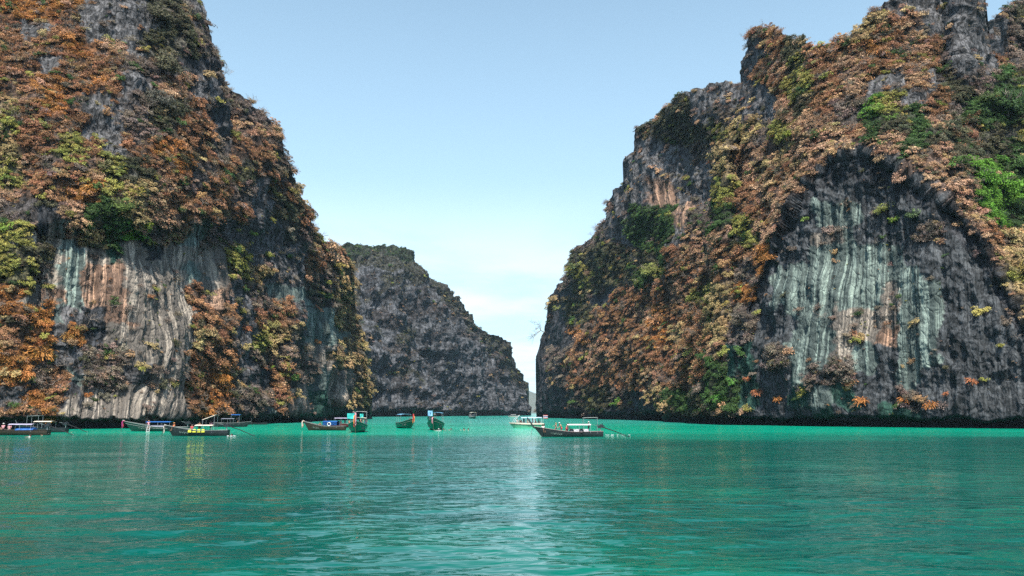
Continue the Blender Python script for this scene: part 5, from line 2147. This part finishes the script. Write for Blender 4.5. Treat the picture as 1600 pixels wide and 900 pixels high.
# passengers of the mint green boat
tm = Matrix.Translation(TB.location) @ Matrix.Rotation(TB.rotation_euler.z, 4, 'Z') @ Matrix.Scale(0.86, 4)
for k, (lx, ly, kd, cc, hr, txt) in enumerate((
        (3.3, -0.2, 'sit', 'white', 'blond', "passenger in white nearest the bow of the mint green boat"),
        (2.7, 0.5, 'sit', 'black', 'dark', "passenger in black just behind the one in white, mint boat"),
        (1.5, 0.2, 'reach', 'navy', 'dark', "skipper in navy standing tallest on the mint green boat"),
        (0.6, 0.6, 'sit', 'khaki', 'blond', "blond passenger in khaki behind the mint boat's console"),
        (-0.2, 0.3, 'sit', 'pink', 'dark', "dark haired passenger in pink amidships on the mint boat"),
        (-1.0, 0.6, 'reach', 'pink', 'dark', "passenger in pink standing amidships on the mint boat"),
        (-1.9, 0.4, 'sit', 'red', 'dark', "passenger in red toward the stern of the mint boat"),
        (-2.9, 0.5, 'sit', 'black', 'dark', "passenger in black closest to the flag"))):
    p = tm @ Vector((lx, ly, 0.95 if kd == 'sit' else 0.76))
    person(p, R(-95 + 17 * k), kd, txt, [('shirt', c[cc]), ('shorts', c['grey'])], hr, SKIN)

# swimmers
for px, py, cc, hr, txt, kd in (
        (47, 682.5, 'white', 'dark', "swimmer in white below the brown boat at left edge", 0),
        (74, 680, 'white', 'hat', "swimmer with a white cap right of the brown boat's stern", 0),
        (105, 675.5, 'black', 'dark', "dark headed swimmer by the cliff foot behind the left boats", 0),
        (362, 681.5, 'grey', 'dark', "swimmer behind the propeller of the cream awning boat", 0),
        (679, 671.8, None, 'blond', "bare shouldered swimmer touching the banner boat's stem", 0),
        (685.5, 672.6, None, 'hat', "swimmer with a white cap beside the banner boat's stem", 0),
        (693, 671.6, 'black', 'dark', "swimmer nearest the banner boat's right side", 0),
        (704.8, 671.6, 'black', 'dark', "lone swimmer midway in the row right of the banner boat", 0),
        (724.8, 671.6, 'black', 'dark', "left of the two swimmers farthest from the banner boat", 0),
        (731.8, 671.6, 'black', 'dark', "rightmost swimmer in the lagoon", 0)):
    person(on_water(px, py), R(40 * (px % 7)), 'swim', txt, [('shirt', c[cc])] if cc else [], hr, SKIN, scale=1.15)


# loose things aboard
def thing_mb(mb, name, m_, label, cat, loc, yaw=0.0, group=None, sm=False):
    o = mb.build(name, m_, None, sm)
    o.location = loc
    o.rotation_euler = (0, 0, yaw)
    return tag(o, label, cat, group)


for k, lx in enumerate((1.15, 0.45, -0.25, -0.9)):
    v_ = MB().box((0, 0, 0.14), (0.52, 0.12, 0.40), (0.25, 0, 0)).box((0.0, -0.06, 0.36), (0.34, 0.10, 0.12), (0.25, 0, 0)).ring((0, -0.08, 0.18), 0.12, 0.03, 'y', 8, 4)
    thing_mb(v_, "life_vest", YELLOW, ["yellow life vest nearest the bow on the cream awning boat", "second yellow life vest from the cream awning boat's bow",
                                       "third yellow life vest from the cream awning boat's bow", "yellow life vest nearest the cream awning boat's stern"][k],
             "life vest", aboard('cream', lx, 0.95, 0.62), R(180), "yellow life vests hung along the gunwale")
for k, (ky, lx, txt) in enumerate((('white', 0.0, "black tyre leaning inside the boat before the white side panel"), ('white', -1.5, "black tyre under the middle of the white canopy"))):
    thing_mb(MB().ring((0, 0, 0), 0.27, 0.085, 'y', 18, 7), "tyre", RUBBER, txt, "tyre", aboard(ky, lx, 0.93, 0.90), R(180), "tyres on the dark longtail boat", True)
thing_mb(MB().ring((0, 0, 0), 0.33, 0.09, 'y', 18, 7), "life_ring", WHITEP, "white life ring on the blue awning of the brown boat", "life ring",
         aboard('brown', -1.0, 1.02, 1.28), R(174), None, True)
rows = [[(x, 0.02 * ((i + j) % 2), 0.45 * j / 3) for i, x in enumerate(np.linspace(-1.4, 1.4, 9))] for j in range(4)]
thing_mb(MB().sheet(rows, 0.01), "side_panel", mat("pale_side_panel", (0.62, 0.60, 0.62), 0.7, 0.1), "pale low side panel along the seats under the white canopy", "panel",
         aboard('white', -1.2, 0.78, 0.72), R(183))
# wakes and splashes lie on the water as thin foam
def foam(px0, px1, py, n, seed, label):
    r = random.Random(seed)
    mb = MB()
    for _ in range(n):
        px = r.uniform(px0, px1)
        q = on_water(px, py + r.gauss(0, 0.5))
        a, b = r.uniform(.04, .16), r.uniform(.02, .06)
        an0 = r.uniform(0, 6)
        pts = [Vector((q.x + a * math.cos(t) * r.uniform(.7, 1.2), q.y + b * math.sin(t) * 2, 0.06)) for t in [an0 + k * 1.047 for k in range(6)]]
        mb.add(pts + [p + Vector((0, 0, 0.03)) for p in pts], [tuple(range(5, -1, -1)), tuple(range(6, 12))] + [(k, (k + 1) % 6, 6 + (k + 1) % 6, 6 + k) for k in range(6)])
    o = mb.build("foam", mat("sea_foam", (0.75, 0.82, 0.80), 0.8, 0.05))
    tag(o, label, kind='stuff')


foam(945, 985, 680.5, 34, 1, "white foam trailing from the propeller of the dark boat")
foam(355, 368, 681.5, 25, 2, "foam behind the cream awning boat")
foam(676, 690, 673, 18, 3, "splashes round the swimmers at the banner boat")
